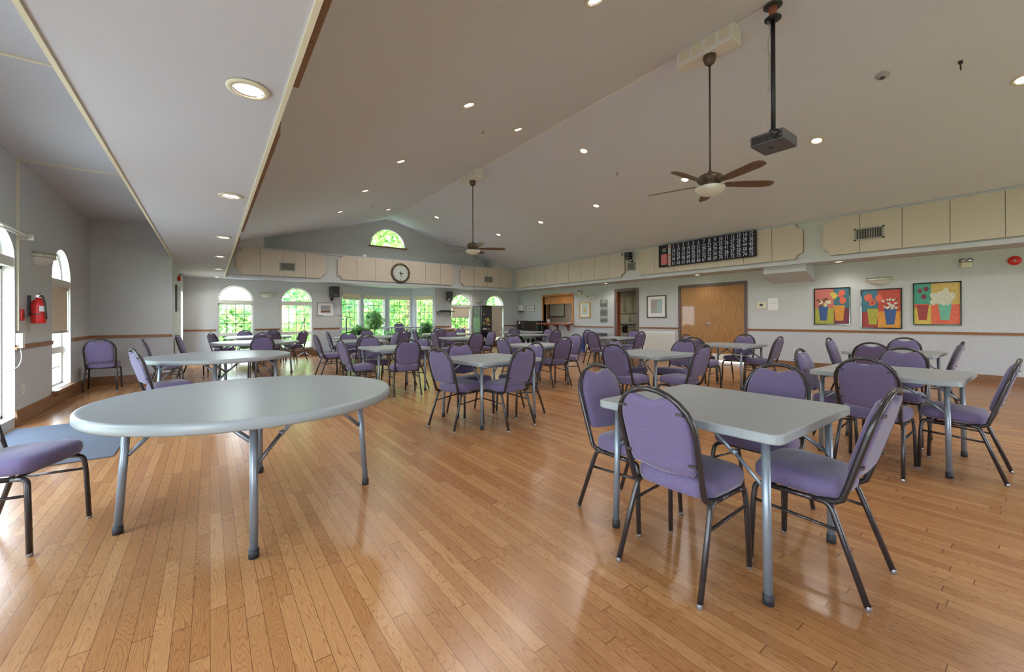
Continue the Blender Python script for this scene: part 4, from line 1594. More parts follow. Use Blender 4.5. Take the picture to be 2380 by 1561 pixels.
# framed flat pictures
def picture(loc, rz, w, h, lb, frame='blackgloss', fw=.025, mat_m='paper', shapes=(), mats=(), name='framed_picture', thick=.03, matw=0.0):
    t = thing(name, lb, 'picture', loc, rz)
    bm = bmesh.new()
    for a in ((-w / 2, w / 2, h / 2 - fw, h / 2), (-w / 2, w / 2, -h / 2, -h / 2 + fw), (-w / 2, -w / 2 + fw, -h / 2 + fw, h / 2 - fw), (w / 2 - fw, w / 2, -h / 2 + fw, h / 2 - fw)):
        box(bm, a[0], a[1], -thick, 0, a[2], a[3])
    obj('picture_frame', bm, frame, t)
    bm = bmesh.new()
    box(bm, -w / 2 + fw, w / 2 - fw, -thick * .5, -.002, -h / 2 + fw, h / 2 - fw, 0)
    W, H = w - 2 * fw, h - 2 * fw
    for k, (poly, mi) in enumerate(shapes):
        y = -thick * .5 - .0008 * (k + 1) * .25 - .0005
        f = bm.faces.new([bm.verts.new(((p[0] - .5) * W, y, (p[1] - .5) * H)) for p in poly])
        f.material_index = mi
    obj('print', bm, [mat_m] + list(mats), t)
    return t

def C(cx, cy, r, n=12, sx=1.0, wob=0.0, seed=0):
    rr = random.Random(seed)
    return [(cx + r * sx * cos(2 * pi * k / n) * (1 + wob * (rr.random() - .5)), cy + r * sin(2 * pi * k / n) * (1 + wob * (rr.random() - .5))) for k in range(n)]
def Q(x0, y0, x1, y1):
    return [(x0, y0), (x1, y0), (x1, y1), (x0, y1)]
def POT(cx, y0, y1, wt, wb_):
    return [(cx - wb_, y0), (cx + wb_, y0), (cx + wt, y1), (cx - wt, y1)]
for nm, c in dict(a_pink=(206, 110, 96), a_teal=(54, 112, 128), a_lime=(176, 170, 56), a_plum=(120, 44, 58), a_blue=(52, 84, 140), a_orange=(226, 148, 52),
                  a_cream=(226, 216, 170), a_coral=(230, 100, 72), a_yellow=(222, 192, 78), a_red=(196, 70, 52), a_green=(66, 158, 132), a_mint=(106, 188, 158),
                  a_white=(222, 222, 198), a_brick=(160, 58, 50), a_gold=(212, 178, 92), a_dark=(110, 60, 40)).items():
    M[nm] = mat(nm, tuple(int(v * .86 + 22) for v in c), 0.7, noise=0.34, nscale=26)

M['palemint'] = mat('pale_teal_print', (168, 196, 196), 0.6)
M['signblue'] = mat('print_grey', (150, 156, 170), 0.7)
mats1 = ['a_pink', 'a_teal', 'a_lime', 'a_plum', 'a_blue', 'a_orange', 'a_cream', 'a_coral', 'a_yellow', 'a_dark']
sh = [(Q(0, .45, .56, 1), 1), (Q(.56, .45, 1, 1), 2), (Q(0, 0, .56, .45), 3), (Q(.56, 0, 1, .45), 4),
      (POT(.25, .09, .52, .15, .10), 5), (POT(.72, .09, .52, .16, .11), 6)]
rr = random.Random(3)
for k in range(16):
    sh.append((C(.08 + .36 * rr.random(), .52 + .2 * rr.random(), .05, 8, wob=.5, seed=k), 7 if k % 3 else 10))
sh += [(C(.58, .8, .09, 10, wob=.4, seed=2), 9), (C(.53, .83, .07, 9, wob=.4, seed=4), 9), (C(.80, .86, .09, 10, wob=.4, seed=5), 8), (C(.82, .66, .10, 10, wob=.4, seed=6), 8), (C(.75, .8, .06, 9, wob=.4, seed=8), 8)]
picture((XR, 3.325, 1.555), -R90, .72, .9, 'flower painting with a blue and an orange vase, closest to the thermostat', mats=mats1, shapes=sh, fw=.022)
mats2 = ['a_teal', 'a_red', 'a_plum', 'a_orange', 'a_lime', 'a_blue', 'a_coral', 'a_white', 'a_brick']
sh = [(Q(0, .43, .42, 1), 1), (Q(.42, .43, 1, 1), 2), (Q(0, 0, .42, .43), 9), (Q(.42, 0, 1, .43), 4),
      (POT(.29, .08, .5, .15, .10), 5), (POT(.74, .08, .5, .16, .10), 6),
      (C(.18, .8, .11, 12, wob=.3, seed=1), 7), (C(.28, .67, .09, 12, wob=.3, seed=2), 7), (C(.46, .78, .10, 12, sx=.9, wob=.3, seed=3), 7), (C(.28, .66, .04, 8), 9)]
for k in range(34):
    sh.append((C(.54 + .4 * rr.random(), .5 + .24 * rr.random(), .032, 7, wob=.6, seed=k), 8 if k % 4 else 9))
picture((XR, 2.42, 1.475), -R90, .71, .9, 'flower painting with a yellow and a blue vase, the lowest one', mats=mats2, shapes=sh, fw=.022)
mats3 = ['a_green', 'a_gold', 'a_coral', 'a_brick', 'a_mint', 'a_white', 'a_yellow', 'a_plum']
sh = [(Q(0, .48, .38, 1), 1), (Q(.38, .48, 1, 1), 2), (Q(0, 0, .38, .48), 7), (Q(.38, 0, 1, .48), 3), (Q(0, .40, .33, .5), 3),
      (POT(.19, .1, .48, .14, .09), 4), (POT(.68, .1, .52, .15, .09), 5), (C(.13, .83, .055, 10, wob=.3, seed=1), 8), (C(.27, .87, .06, 10, wob=.3, seed=2), 8), (C(.22, .68, .06, 10, wob=.3, seed=3), 8)]
for k in range(30):
    sh.append((C(.42 + .42 * rr.random(), .52 + .3 * rr.random(), .075, 9, wob=.5, seed=k), 6))
picture((XR, 1.54, 1.56), -R90, .71, .9, 'flower painting with white blooms in a mint vase, farthest from the door', mats=mats3, shapes=sh, fw=.022)
picture((XR, 8.18, 1.675), -R90, .74, .76, 'brown-framed print with pale blue picture between kitchen doorway and double door', 'bronze', .035, 'paper', [(Q(.18, .18, .82, .85), 1), (Q(.55, .2, .78, .8), 2), (C(.3, .62, .05, 8), 3)], ['vent', 'palemint', 'a_coral'])
picture((XR, 11.46, 1.63), -R90, .58, .62, 'gold-framed picture left of the word sign', 'a_gold', .035, 'paper', [(Q(.2, .15, .8, .9), 1), (C(.5, .5, .15, 10, wob=.3), 2)], ['pale', 'a_gold'], thick=.05)
picture((XR, 14.93, 1.76), -R90, .6, .30, 'small grey-framed notice over the piano', 'vent', .03, 'paper', [(Q(.1, .2, .9, .8), 1)], ['pale'])
picture((3.37, YF, 1.65), 0, .56, .47, 'thin black-framed landscape print under the loudspeaker', 'blackgloss', .014, 'paper', [(Q(.2, .22, .82, .8), 1), (Q(.2, .22, .82, .36), 2), (C(.42, .6, .12, 10, sx=1.6, wob=.3), 3)], ['vent', 'a_dark', 'signblue'])
picture((XA, 12.4, 1.78), R90, .5, .62, 'dark-framed picture seen edge-on past the alcove', 'blackgloss', .03)

M['signgrey'] = mat('sign_grey', (120, 126, 118), 0.8, noise=.2)
# word sign
t = thing('word_sign', 'tall narrow grey sign with LIFE, STORM and DANCE lettering', 'sign', (XR, 10.48, 1.57), -R90)
bm = bmesh.new()
for k in range(8):
    box(bm, -.17, .17, -.02, 0, .44 - (k + 1) * .11 + .003, .44 - k * .11 - .003)
obj('board', bm, 'signgrey', t)
bm = bmesh.new()
for s, z, sz, xs in (('LIFE', .355, .17, .85), ("ISN'T ABOUT", .255, .055, .95), ('WAITING FOR THE', .2, .045, .9), ('STORM', .09, .14, .78), ('TO PASS', -.01, .055, 1), ("IT'S ABOUT", -.07, .055, 1), ('LEARNING TO', -.13, .055, .95), ('DANCE', -.25, .14, .8), ('IN THE RAIN', -.37, .055, 1)):
    add_text(bm, s, 0, -.022, z, sz, xs, .001, 0 if sz > .1 else 1)
obj('lettering', bm, ('white', 'darkgrey'), t)

# thermostat, paper, alarm, emergency lamps, outlets
t = thing('thermostat', 'cream wall thermostat beside the double door', 'thermostat', (XR, 4.89, 1.63), -R90)
bm = bmesh.new()
box(bm, -.12, .12, -.03, 0, -.09, .09, bev=.006)
obj('housing', bm, 'cream', t)
bm = bmesh.new()
box(bm, -.05, .03, -.033, -.03, -.025, .035)
obj('display', bm, 'darkgrey', t)
bm = bmesh.new()
box(bm, -.12, .12, -.004, 0, -.16, .16)
box(bm, -.09, .09, -.005, -.004, .02, .028, 1)
tag(obj('notice_sheet', bm, ('paper', 'vent'), loc=(XR, 4.62, 1.65), rz=-R90), 'white paper notice taped beside the thermostat', 'notice')
t = thing('fire_alarm', 'round red fire alarm bell high on the right wall', 'fire alarm', (XR, .51, 2.34), -R90)
bm = bmesh.new()
lathe(bm, [(.085, 0), (.085, -.03), (.07, -.045), (.03, -.05), (0, -.05)], seg=28, axis='Y')
obj('body', bm, 'red', t)
bm = bmesh.new()
lathe(bm, [(.022, -.05), (.02, -.062), (0, -.063)], seg=16, axis='Y')
obj('strobe', bm, 'silver', t)

def emergency(loc, rz, lb, red=False):
    t = thing('emergency_light', lb, 'emergency light', loc, rz, 'emergency lights')
    bm = bmesh.new()
    box(bm, -.075, .075, -.07, 0, -.10, .02, bev=.02)
    obj('housing', bm, 'cream' if not red else 'red', t)
    for s in (-1, 1):
        bm = bmesh.new()
        tb = bmesh.new()
        lathe(tb, [(0, 0), (.02, 0), (.042, -.045), (.042, -.055), (0, -.05)], seg=16, axis='Y')
        add_bm(bm, tb, Matrix.Translation((s * .035, -.03, .05)) @ Matrix.Rotation(radians(25 * s), 4, 'Z'))
        obj('lamp_head', bm, 'silver', t)
emergency((XR, 1.12, 2.36), -R90, 'cream twin-lamp emergency light right of the paintings')
emergency((XR, 11.7, 2.34), -R90, 'cream twin-lamp emergency light beside the serving hatch')
emergency((XA, 12.95, 2.33), R90, 'red and silver twin-lamp emergency light past the alcove', True)

def outlet(loc, rz, lb):
    t = thing('wall_outlet', lb, 'outlet', loc, rz, 'wall outlets')
    bm = bmesh.new()
    box(bm, -.036, .036, -.006, 0, -.058, .058, bev=.002)
    obj('cover_plate', bm, 'white', t)
    bm = bmesh.new()
    for z in (-.022, .022):
        box(bm, -.015, .015, -.008, -.006, z - .013, z + .013)
    obj('sockets', bm, 'vent', t)
outlet((XR, 4.1, .415), -R90, 'white wall outlet below the chair rail near the double door')
outlet((XL, 7.68, .42), R90, 'white wall outlet low on the alcove wall under the extinguisher')
outlet((8.0, YF, 1.35), 0, 'white switch plate under the corner shelf')

# louvred panel
t = thing('louvred_panel', 'large white louvred vent panel under the chair rail', 'vent panel', (XR, 8.1, .48), -R90)
bm = bmesh.new()
for a in ((-.6, .6, .31, .36), (-.6, .6, -.36, -.31), (-.6, -.55, -.31, .31), (.55, .6, -.31, .31)):
    box(bm, a[0], a[1], -.025, 0, a[2], a[3])
obj('panel_frame', bm, 'white', t)
bm = bmesh.new()
for k in range(14):
    z = -.30 + k * .044
    quad(bm, [(-.55, -.002, z + .04), (.55, -.002, z + .04), (.55, -.036, z), (-.55, -.036, z)])
    quad(bm, [(-.55, -.036, z), (.55, -.036, z), (.55, -.002, z - .003), (-.55, -.002, z - .003)])
obj('louvres', bm, 'white', t)

# slanted housing below the right bulkhead
bm = bmesh.new()
prof = [(11.56, ZS), (11.56, 2.41), (XR, 2.19), (XR, ZS)]
a = [bm.verts.new((x, 3.66, z)) for x, z in prof]
b = [bm.verts.new((x, 4.6, z)) for x, z in prof]
bm.faces.new(a)
bm.faces.new(b[::-1])
for i in range(4):
    bm.faces.new((a[i], b[i], b[(i + 1) % 4], a[(i + 1) % 4]))
struct('wall_duct_box', bm, 'soffit', 'wedge-shaped plaster duct box under the right bulkhead', 'duct box', recalc=True)

# serving hatch
t = thing('serving_hatch', 'wood-framed serving hatch with roller shutter to the kitchen', 'serving hatch', (XR, 13.1, 0), -R90)
bm = bmesh.new()
box(bm, -1.0, -.92, -.03, .18, 1.10, 2.35)
box(bm, .92, 1.0, -.03, .18, 1.10, 2.35)
box(bm, -.92, .92, -.03, .18, 2.27, 2.35)
obj('hatch_frame', bm, 'pass', t)
bm = bmesh.new()
for k in range(7):
    box(bm, -.92, .92, .06, .075, 1.93 + k * .048, 1.93 + k * .048 + .044)
obj('roller_shutter', bm, 'pass', t)
t = thing('hatch_counter', 'red-brown wooden counter shelf under the serving hatch', 'counter', (XR, 13.1, 1.02), -R90)
bm = bmesh.new()
box(bm, -1.05, 1.0, -.36, -.002, 0, .075, bev=.01)
obj('countertop', bm, 'counter', t)
for x in (-.55, .05, .7):
    bm = bmesh.new()
    tb = bmesh.new()
    prism(tb, [(0, 0), (-.28, 0), (-.28, -.04), (-.12, -.09), (-.05, -.24), (0, -.27)], -.03, .03)
    add_bm(bm, tb, Matrix.Translation((x, 0, 0)) @ Matrix.Rotation(R90, 4, 'Z'))
    obj('bracket', bm, 'counter', t)
# kitchen contents
picture((KX, 16.35, 1.74), -R90, 1.2, .73, 'black-framed whiteboard on the kitchen wall, seen through the hatch', 'black', .03, 'pale', name='whiteboard')
def cabinet(loc, w, h, d, lb, nd=2):
    t = thing('kitchen_cabinet', lb, 'cabinet', loc, -R90, 'cream kitchen cabinets')
    bm = bmesh.new()
    box(bm, -w / 2, w / 2, -d, -.005, 0, h)
    obj('body', bm, 'cab', t)
    for k in range(nd):
        bm = bmesh.new()
        a = -w / 2 + k * w / nd + .01
        b = -w / 2 + (k + 1) * w / nd - .01
        box(bm, a, b, -d - .02, -d, .02, h - .02, bev=.003)
        box(bm, a + .05, b - .05, -d - .026, -d - .02, .08, h - .08)
        dr = obj('door', bm, 'cab', t)
        bm = bmesh.new()
        x = b - .04 if k % 2 == 0 else a + .04
        tube(bm, [(x, -d - .045, .1), (x, -d - .045, .24)], .008, 6)
        obj('handle', bm, 'bronze', dr)
cabinet((KX, 11.55, 1.50), .84, .75, .33, 'cream upper kitchen cabinet seen at the doorway')
cabinet((KX, 10.7, 1.50), .84, .75, .33, 'cream upper kitchen cabinet, right part of the doorway view')
cabinet((KX, 12.4, 1.50), .84, .75, .33, 'cream upper kitchen cabinet hidden left of the doorway view')
cabinet((KX, 11.3, 1.03), 2.4, .44, .3, 'cream counter-top kitchen cabinet row under the upper ones', 6)
cabinet((KX, 11.3, 0.0), 2.6, .90, .6, 'cream base kitchen cabinets below the worktop', 4)
bm = bmesh.new()
box(bm, KX - .64, KX - .005, 9.98, 12.62, .905, .945)
tag(obj('kitchen_worktop', bm, 'soffit'), 'pale worktop on the kitchen base cabinets', 'worktop')
t = thing('kitchen_trolley', 'small white trolley holding the coffee urn in the kitchen doorway', 'trolley', (13.0, 10.15, 0), 0)
bm = bmesh.new()
box(bm, -.25, .25, -.25, .25, .58, .62)
obj('top', bm, 'white', t)
for x in (-.22, .22):
    for y in (-.22, .22):
        bm = bmesh.new()
        tube(bm, [(x, y, 0), (x, y, .58)], .013, 8)
        obj('leg', bm, 'silver', t)
t = thing('coffee_urn', 'black coffee urn with pale base on the kitchen trolley', 'coffee urn', (13.0, 10.12, .62), 0)
bm = bmesh.new()
lathe(bm, [(0, 0), (.13, 0), (.13, .1), (0, .1)], seg=20)
obj('base', bm, 'white', t)
bm = bmesh.new()
lathe(bm, [(0, .1), (.095, .1), (.1, .33), (.09, .36), (.04, .38), (0, .38)], seg=20)
obj('body', bm, 'black', t)
bm = bmesh.new()
tube(bm, bend([(-.09, 0, .34), (-.17, 0, .34), (-.17, 0, .18), (-.1, 0, .16)], .03), .01, 6)
obj('handle', bm, 'black', t)
for k in range(3):
    bm = bmesh.new()
    lathe(bm, [(0, 0), (.022, 0), (.022, .11), (.01, .13), (.01, .16), (0, .16)], seg=12)
    tag(obj('condiment_bottle', bm, 'white', loc=(XR + .02, 13.8 - .07 * k, 1.096)), 'small white bottle on the hatch counter, ' + ('nearest the piano', 'middle of three', 'farthest from the piano')[k], 'bottle', 'bottles on the hatch counter')

# dispenser near corner
t = thing('paper_dispenser', 'white wall dispenser in the far right corner', 'dispenser', (XR, 15.6, 1.80), -R90)
bm = bmesh.new()
box(bm, -.16, .13, -.14, 0, -.14, .14, bev=.02)
obj('housing', bm, 'white', t)
bm = bmesh.new()
box(bm, -.14, .11, -.12, -.01, -.19, -.14)
obj('tray', bm, 'darkgrey', t)

# piano
t = thing('upright_piano', 'black upright piano below the notice in the far right corner', 'piano', (XR - .03, 14.6, 0), -R90)
bm = bmesh.new()
box(bm, -.95, .85, -.32, 0, .0, 1.16, bev=.008)
obj('case', bm, 'blackgloss', t)
bm = bmesh.new()
box(bm, -.97, .87, -.34, .01, 1.16, 1.19, bev=.006)
obj('lid', bm, 'blackgloss', t)
bm = bmesh.new()
box(bm, -.93, .83, -.6, -.32, .62, .72, bev=.01)
obj('key_bed', bm, 'blackgloss', t)
bm = bmesh.new()
box(bm, -.72, .62, -.585, -.42, .72, .735)
for k in range(52):
    x = -.72 + k * 1.34 / 52
    if k % 7 not in (2, 6):
        box(bm, x + .018, x + .031, -.52, -.42, .735, .747, 1)
obj('keyboard', bm, ('white', 'black'), t)
bm = bmesh.new()
quad(bm, [(-.8, -.33, .76), (.7, -.33, .76), (.7, -.325, 1.12), (-.8, -.325, 1.12)])
obj('front_panel', bm, 'blackgloss', t)
for s in (-.9, .8):
    bm = bmesh.new()
    box(bm, s - .03, s + .03, -.58, -.52, 0, .62)
    obj('leg', bm, 'blackgloss', t)
bm = bmesh.new()
box(bm, -.06, .06, -.004, 0, -.06, .06)
tag(obj('note_card', bm, 'paper', loc=(XR - .362, 15.35, 1.1), rz=-R90), 'small white card on the piano front', 'card')

# vending machine
t = thing('vending_machine', 'tall black vending machine between the two right arched windows', 'vending machine', (9.79, 15.40, 0), 0)
bm = bmesh.new()
box(bm, -.29, .29, -.33, .35, .03, 1.86, bev=.012)
obj('cabinet', bm, 'black', t)
bm = bmesh.new()
box(bm, -.26, .26, -.35, -.33, .08, 1.82, bev=.005)
dv = obj('door', bm, 'blackgloss', t)
bm = bmesh.new()
box(bm, -.2, .22, -.353, -.35, .95, 1.72)
obj('display_window', bm, 'vent_dark', dv)
bm = bmesh.new()
rr = random.Random(5)
for k in range(14):
    x, z = -.15 + .3 * rr.random(), 1.0 + .28 * rr.random() + (.25 if k > 10 else 0)
    f = bm.faces.new([bm.verts.new((x + .05 * (p[0] - .5), -.355 - k * .0002, z + .05 * (p[1] - .5))) for p in C(.5, .5, .7, 8, wob=.6, seed=k)])
obj('yellow_graphic', bm, 'a_yellow', dv)
for a in ((-.2, 0.0, .80, .88), (.03, .2, .82, .85), (-.2, -.04, .30, .40)):
    bm = bmesh.new()
    box(bm, a[0], a[1], -.354, -.35, a[2], a[3])
    obj('badge', bm, 'vent', dv)
bm = bmesh.new()
quad(bm, [(-.292, -.28, .7), (-.292, .3, .7), (-.292, .3, 1.8), (-.292, -.28, 1.8)])
obj('side_glass', bm, 'mirror', t)
M['side'] = mat('side_reflective', (96, 112, 100), 0.15, coat=0.5, noise=.3, nscale=5)
t.children[-1].data.materials[0] = M['side']
for x in (-.24, .24):
    for y in (-.28, .3):
        bm = bmesh.new()
        lathe(bm, [(0, 0), (.02, 0), (.015, .03), (0, .03)], x, y, 10)
        obj('foot', bm, 'black', t)

# recycling bin, cloth-covered cart, waste bin
t = thing('recycling_bin', 'translucent blue recycling bin by the right wall', 'bin', (11.82, 11.35, 0), -R90)
bm = bmesh.new()
lo_, hi_ = (.19, .15), (.24, .19)
a = [bm.verts.new((sx * lo_[0], sy * lo_[1], .0)) for sx, sy in ((-1, -1), (1, -1), (1, 1), (-1, 1))]
b = [bm.verts.new((sx * hi_[0], sy * hi_[1], .55)) for sx, sy in ((-1, -1), (1, -1), (1, 1), (-1, 1))]
bm.faces.new(a[::-1])
for i in range(4):
    bm.faces.new((a[i], a[(i + 1) % 4], b[(i + 1) % 4], b[i]))
obj('body', bm, 'blue', t)
bm = bmesh.new()
pts = [(sx * .245, sy * .195, .55) for sx, sy in ((-1, -1), (1, -1), (1, 1), (-1, 1))]
tube(bm, pts, .012, 6, closed=True)
obj('rim', bm, 'blue', t)
bm = bmesh.new()
box(bm, -.1, .1, -.20, -.19, .36, .46)
obj('label_patch', bm, 'pale', t)
t = thing('side_table', 'small table draped with grey patterned cloth by the kitchen doorway', 'table', (11.75, 10.55, 0), -R90)
bm = bmesh.new()
box(bm, -.36, .36, -.28, .28, .70, .73)
obj('tabletop', bm, 'table', t)
for x in (-.32, .32):
    for y in (-.24, .24):
        bm = bmesh.new()
        tube(bm, [(x, y, 0), (x, y, .7)], .014, 8)
        obj('leg', bm, 'black', t)
M['cloth'] = mat('patterned_cloth', (104, 108, 112), 0.9, noise=.7, nscale=16)
bm = bmesh.new()
n = 10
def cl(i, j):
    x, y = -.42 + .84 * i / n, -.34 + .68 * j / n
    ex, ey = max(0, abs(x) - .37), max(0, abs(y) - .29)
    z = .735 - 4.0 * max(ex, ey) + .01 * sin(i * 2.3)
    return (max(-.385, min(.385, x)), max(-.305, min(.305, y)), z)
g = [[bm.verts.new(cl(i, j)) for j in range(n + 1)] for i in range(n + 1)]
for i in range(n):
    for j in range(n):
        bm.faces.new((g[i][j], g[i + 1][j], g[i + 1][j + 1], g[i][j + 1])).smooth = True
tag(obj('tablecloth', bm, 'cloth', loc=(11.75, 10.55, 0), rz=-R90), 'grey patterned cloth draped over the small side table', 'tablecloth')
t = thing('waste_bin', 'beige waste bin standing in front of the draped side table', 'bin', (11.25, 10.35, 0), 0)
bm = bmesh.new()
lathe(bm, [(0, 0), (.15, 0), (.18, .5), (.17, .5), (.14, .02)], seg=24)
obj('body', bm, 'beige', t)
bm = bmesh.new()
lathe(bm, [(.175, .49), (.19, .5), (.19, .52), (.17, .52)], seg=24)
obj('rim', bm, 'darkgrey', t)

# corner shelf with a device
t = thing('wall_shelf', 'dark wall shelf right of the bay', 'shelf', (8.12, YF, 1.58), 0)
bm = bmesh.new()
box(bm, -.38, .38, -.26, 0, 0, .03, bev=.004)
obj('board', bm, 'black', t)
bm = bmesh.new()
for x in (-.3, .3):
    prism(bm, [(x - .01, 0), (x + .01, 0), (x + .01, -.12), (x - .01, -.12)], -.02, 0)
obj('bracket', bm, 'black', t)
bm = bmesh.new()
box(bm, -.25, .25, -.2, -.03, 0, .06, bev=.01)
tag(obj('media_player', bm, 'darkgrey', loc=(8.14, YF, 1.611)), 'flat dark media player lying on the corner shelf', 'media player')
# mantel-like cabinet under the shelf
t = thing('low_cabinet', 'brown and white low cabinet under the corner shelf', 'cabinet', (8.1, YF, 0), 0)
bm = bmesh.new()
box(bm, -.1 + .12, .36, -.36, -.03, 0, .86, bev=.006)
obj('body', bm, 'fence', t)
bm = bmesh.new()
box(bm, -.0, .38, -.38, -.02, .86, .9, bev=.004)
obj('top', bm, 'white', t)

# ------------------------------------------------------------------ left wall things
t = thing('fire_extinguisher', 'red fire extinguisher with a black hose on the alcove wall', 'fire extinguisher', (XL, 7.86, 1.235), R90)
t.scale = (.9, .9, .9)
bm = bmesh.new()
lathe(bm, [(0, 0), (.07, .0), (.075, .015), (.075, .27), (.06, .32), (.03, .345), (.028, .37), (0, .37)], 0, -.1, 24)
obj('cylinder', bm, 'red', t)
bm = bmesh.new()
lathe(bm, [(.0765, .17), (.0765, .25)], 0, -.1, 16, a0=pi * 1.1, a1=pi * 1.9)
lathe(bm, [(.0765, .03), (.0765, .1)], 0, -.1, 8, a0=pi * 1.6, a1=pi * 1.9)
obj('label_band', bm, 'paper', t)
bm = bmesh.new()
box(bm, -.02, .02, -.13, -.07, .37, .40)
tube(bm, [(-.03, -.1, .41), (.09, -.1, .45)], .008, 6)
tube(bm, [(-.03, -.1, .40), (.09, -.1, .40)], .008, 6)
obj('valve_handle', bm, 'silver', t)
bm = bmesh.new()
tube(bm, bend([(-.02, -.12, .385), (-.06, -.15, .40), (-.075, -.18, .3), (-.05, -.185, .12), (-.04, -.185, .06)], .04), .011, 8)
obj('hose', bm, 'black', t)
bm = bmesh.new()
box(bm, -.02, .02, -.03, 0, .1, .4)
lathe(bm, [(.078, .125), (.078, .14)], 0, -.1, 24)
obj('bracket', bm, 'darkgrey', t)
t = thing('fire_call_point', 'small red fire call box left of the extinguisher', 'call point', (XL, 7.56, 1.34), R90)
bm = bmesh.new()
box(bm, -.05, .05, -.035, 0, -.07, .07, bev=.005)
obj('housing', bm, 'red', t)
bm = bmesh.new()
box(bm, .0, .035, -.043, -.04, -.03, .02)
obj('button_plate', bm, 'darkgrey', t)
t = thing('cable_box', 'white cable box with a looping cord on the alcove wall', 'cable box', (XL, 7.47, 1.02), R90)
bm = bmesh.new()
box(bm, -.04, .04, -.06, 0, -.08, .1, bev=.005)
obj('housing', bm, 'white', t)
bm = bmesh.new()
tube(bm, bend([(0, -.03, -.07), (.02, -.04, -.2), (-.1, -.04, -.3), (-.5, -.04, -.33)], .12, 6), .005, 6)
obj('cord', bm, 'white', t)
bm = bmesh.new()
tube(bm, [(0, -.1, 0), (-1.6, -.1, 0)], .012, 8)
tube(bm, [(0, -.07, -.02), (-1.6, -.07, -.02)], .010, 8)
box(bm, -.05, -.02, -.12, 0, -.04, .03)
tag(obj('curtain_rod', bm, 'white', loc=(XL, 7.6, 2.3), rz=R90), 'white double curtain rod over the tall glazed opening', 'curtain rod')
# roller blinds
def blind(loc, rz, w, z0, z1, lb):
    t = thing('roller_blind', lb, 'blind', loc, rz, 'beige roller blinds')
    bm = bmesh.new()
    box(bm, -w / 2, w / 2, .03, .034, z0, z1)
    obj('fabric', bm, 'beige', t)
    bm = bmesh.new()
    box(bm, -w / 2, w / 2, .022, .042, z0 - .025, z0)
    obj('bottom_bar', bm, 'vent', t)
    bm = bmesh.new()
    tube(bm, [(-w / 2, .035, z1), (w / 2, .035, z1)], .025, 10)
    obj('roller_tube', bm, 'beige', t)
    bm = bmesh.new()
    tube(bm, bend([(w / 2 - .03, .015, z1), (w / 2 - .03, .015, .7), (w / 2 - .015, .012, .62), (w / 2 - .0, .015, .7), (w / 2 - .0, .015, z1)], .02), .002, 4)
    obj('pull_cord', bm, 'white', t)
blind((8.965, YF, 0), 0, .87, 1.36, 1.79, 'beige roller blind half lowered in the window right of the bay')
blind((10.78, YF, 0), 0, .88, .45, 1.79, 'beige roller blind lowered almost fully behind the vending machine')
blind((XL, 9.355, 0), R90, .92, 1.10, 1.78, 'beige roller blind half lowered in the alcove window')
bl = ['leftmost bay window', 'bay window behind the weeping plant', 'bay window behind the narrow white table', 'rightmost bay window']
for i, (px, py, an, w) in enumerate(bay_w):
    t = thing('roller_blind', 'rolled-up beige blind at the top of the ' + bl[i], 'blind', (px, py, 2.2), an, 'rolled-up bay blinds')
    bm = bmesh.new()
    box(bm, -w / 2, w / 2, -.035, .03, -.06, .06, bev=.01)
    obj('cassette', bm, 'beige', t)
    bm = bmesh.new()
    box(bm, -w / 2 + .02, w / 2 - .02, -.01, -.005, -.1 - (.06 if i == 0 else 0), -.06)
    obj('fabric', bm, 'beige', t)

# rug
bm = bmesh.new()
box(bm, XL + .04, -.72, 5.27, 7.25, .001, .012, bev=.004)
tag(obj('floor_mat', bm, 'carpet'), 'blue-grey carpet mat at the foot of the tall glazed opening', 'mat')

# ------------------------------------------------------------------ stands and plants
t = thing('microphone_stand', 'silver microphone boom stand before the second arched window', 'microphone stand', (2.6, 15.42, 0), 0, 'microphone stands')
bm = bmesh.new()
tube(bm, [(0, 0, .1), (0, 0, 1.35)], .016, 8)
obj('pole', bm, 'table_leg', t)
for k in range(3):
    a = radians(200 + 120 * k)
    bm = bmesh.new()
    tube(bm, [(0, 0, .16), (.3 * cos(a), .3 * sin(a), .012)], .012, 8)
    obj('leg', bm, 'silver', t)
bm = bmesh.new()
tube(bm, [(-.12, 0, .95), (.22, -.02, 1.75)], .008, 8)
obj('boom', bm, 'darkgrey', t)
t = thing('microphone_stand', 'black microphone stand with level boom on the platform', 'microphone stand', (4.02, 15.55, PH), 0, 'microphone stands')
bm = bmesh.new()
tube(bm, [(0, 0, .02), (0, 0, 1.14)], .016, 8)
lathe(bm, [(0, .03), (.12, .025), (.13, 0), (0, 0)], seg=20)
obj('pole', bm, 'black', t)
bm = bmesh.new()
tube(bm, [(-.2, 0, 1.21), (.28, -.02, 1.12)], .011, 8)
obj('boom', bm, 'black', t)
bm = bmesh.new()
tube(bm, [(-.33, 0, 1.225), (-.2, 0, 1.21)], [.022, .016], 10)
obj('microphone', bm, 'silver', t)

def foliage(n, rx, ry, rz_, size, seed, droop=0.0, shell=0.5, center=(0, 0, 0)):
    rr = random.Random(seed)
    bm = bmesh.new()
    for _ in range(n):
        while True:
            p = Vector((rr.uniform(-1, 1), rr.uniform(-1, 1), rr.uniform(-1, 1)))
            if shell < p.length < 1 or (p.length < shell and rr.random() < .4):
                break
        q = Vector((p.x * rx + center[0], p.y * ry + center[1], p.z * rz_ + center[2]))
        d = Vector((rr.uniform(-1, 1), rr.uniform(-1, 1), rr.uniform(-1, 1) - droop)).normalized()
        s = d.cross(Vector((rr.uniform(-1, 1), rr.uniform(-1, 1), rr.uniform(-1, 1)))).normalized()
        L = size * rr.uniform(.6, 1.3)
        w = L * .38
        v = [bm.verts.new(q), bm.verts.new(q + d * L * .5 + s * w), bm.verts.new(q + d * L), bm.verts.new(q + d * L * .5 - s * w)]
        bm.faces.new(v)
    return bm

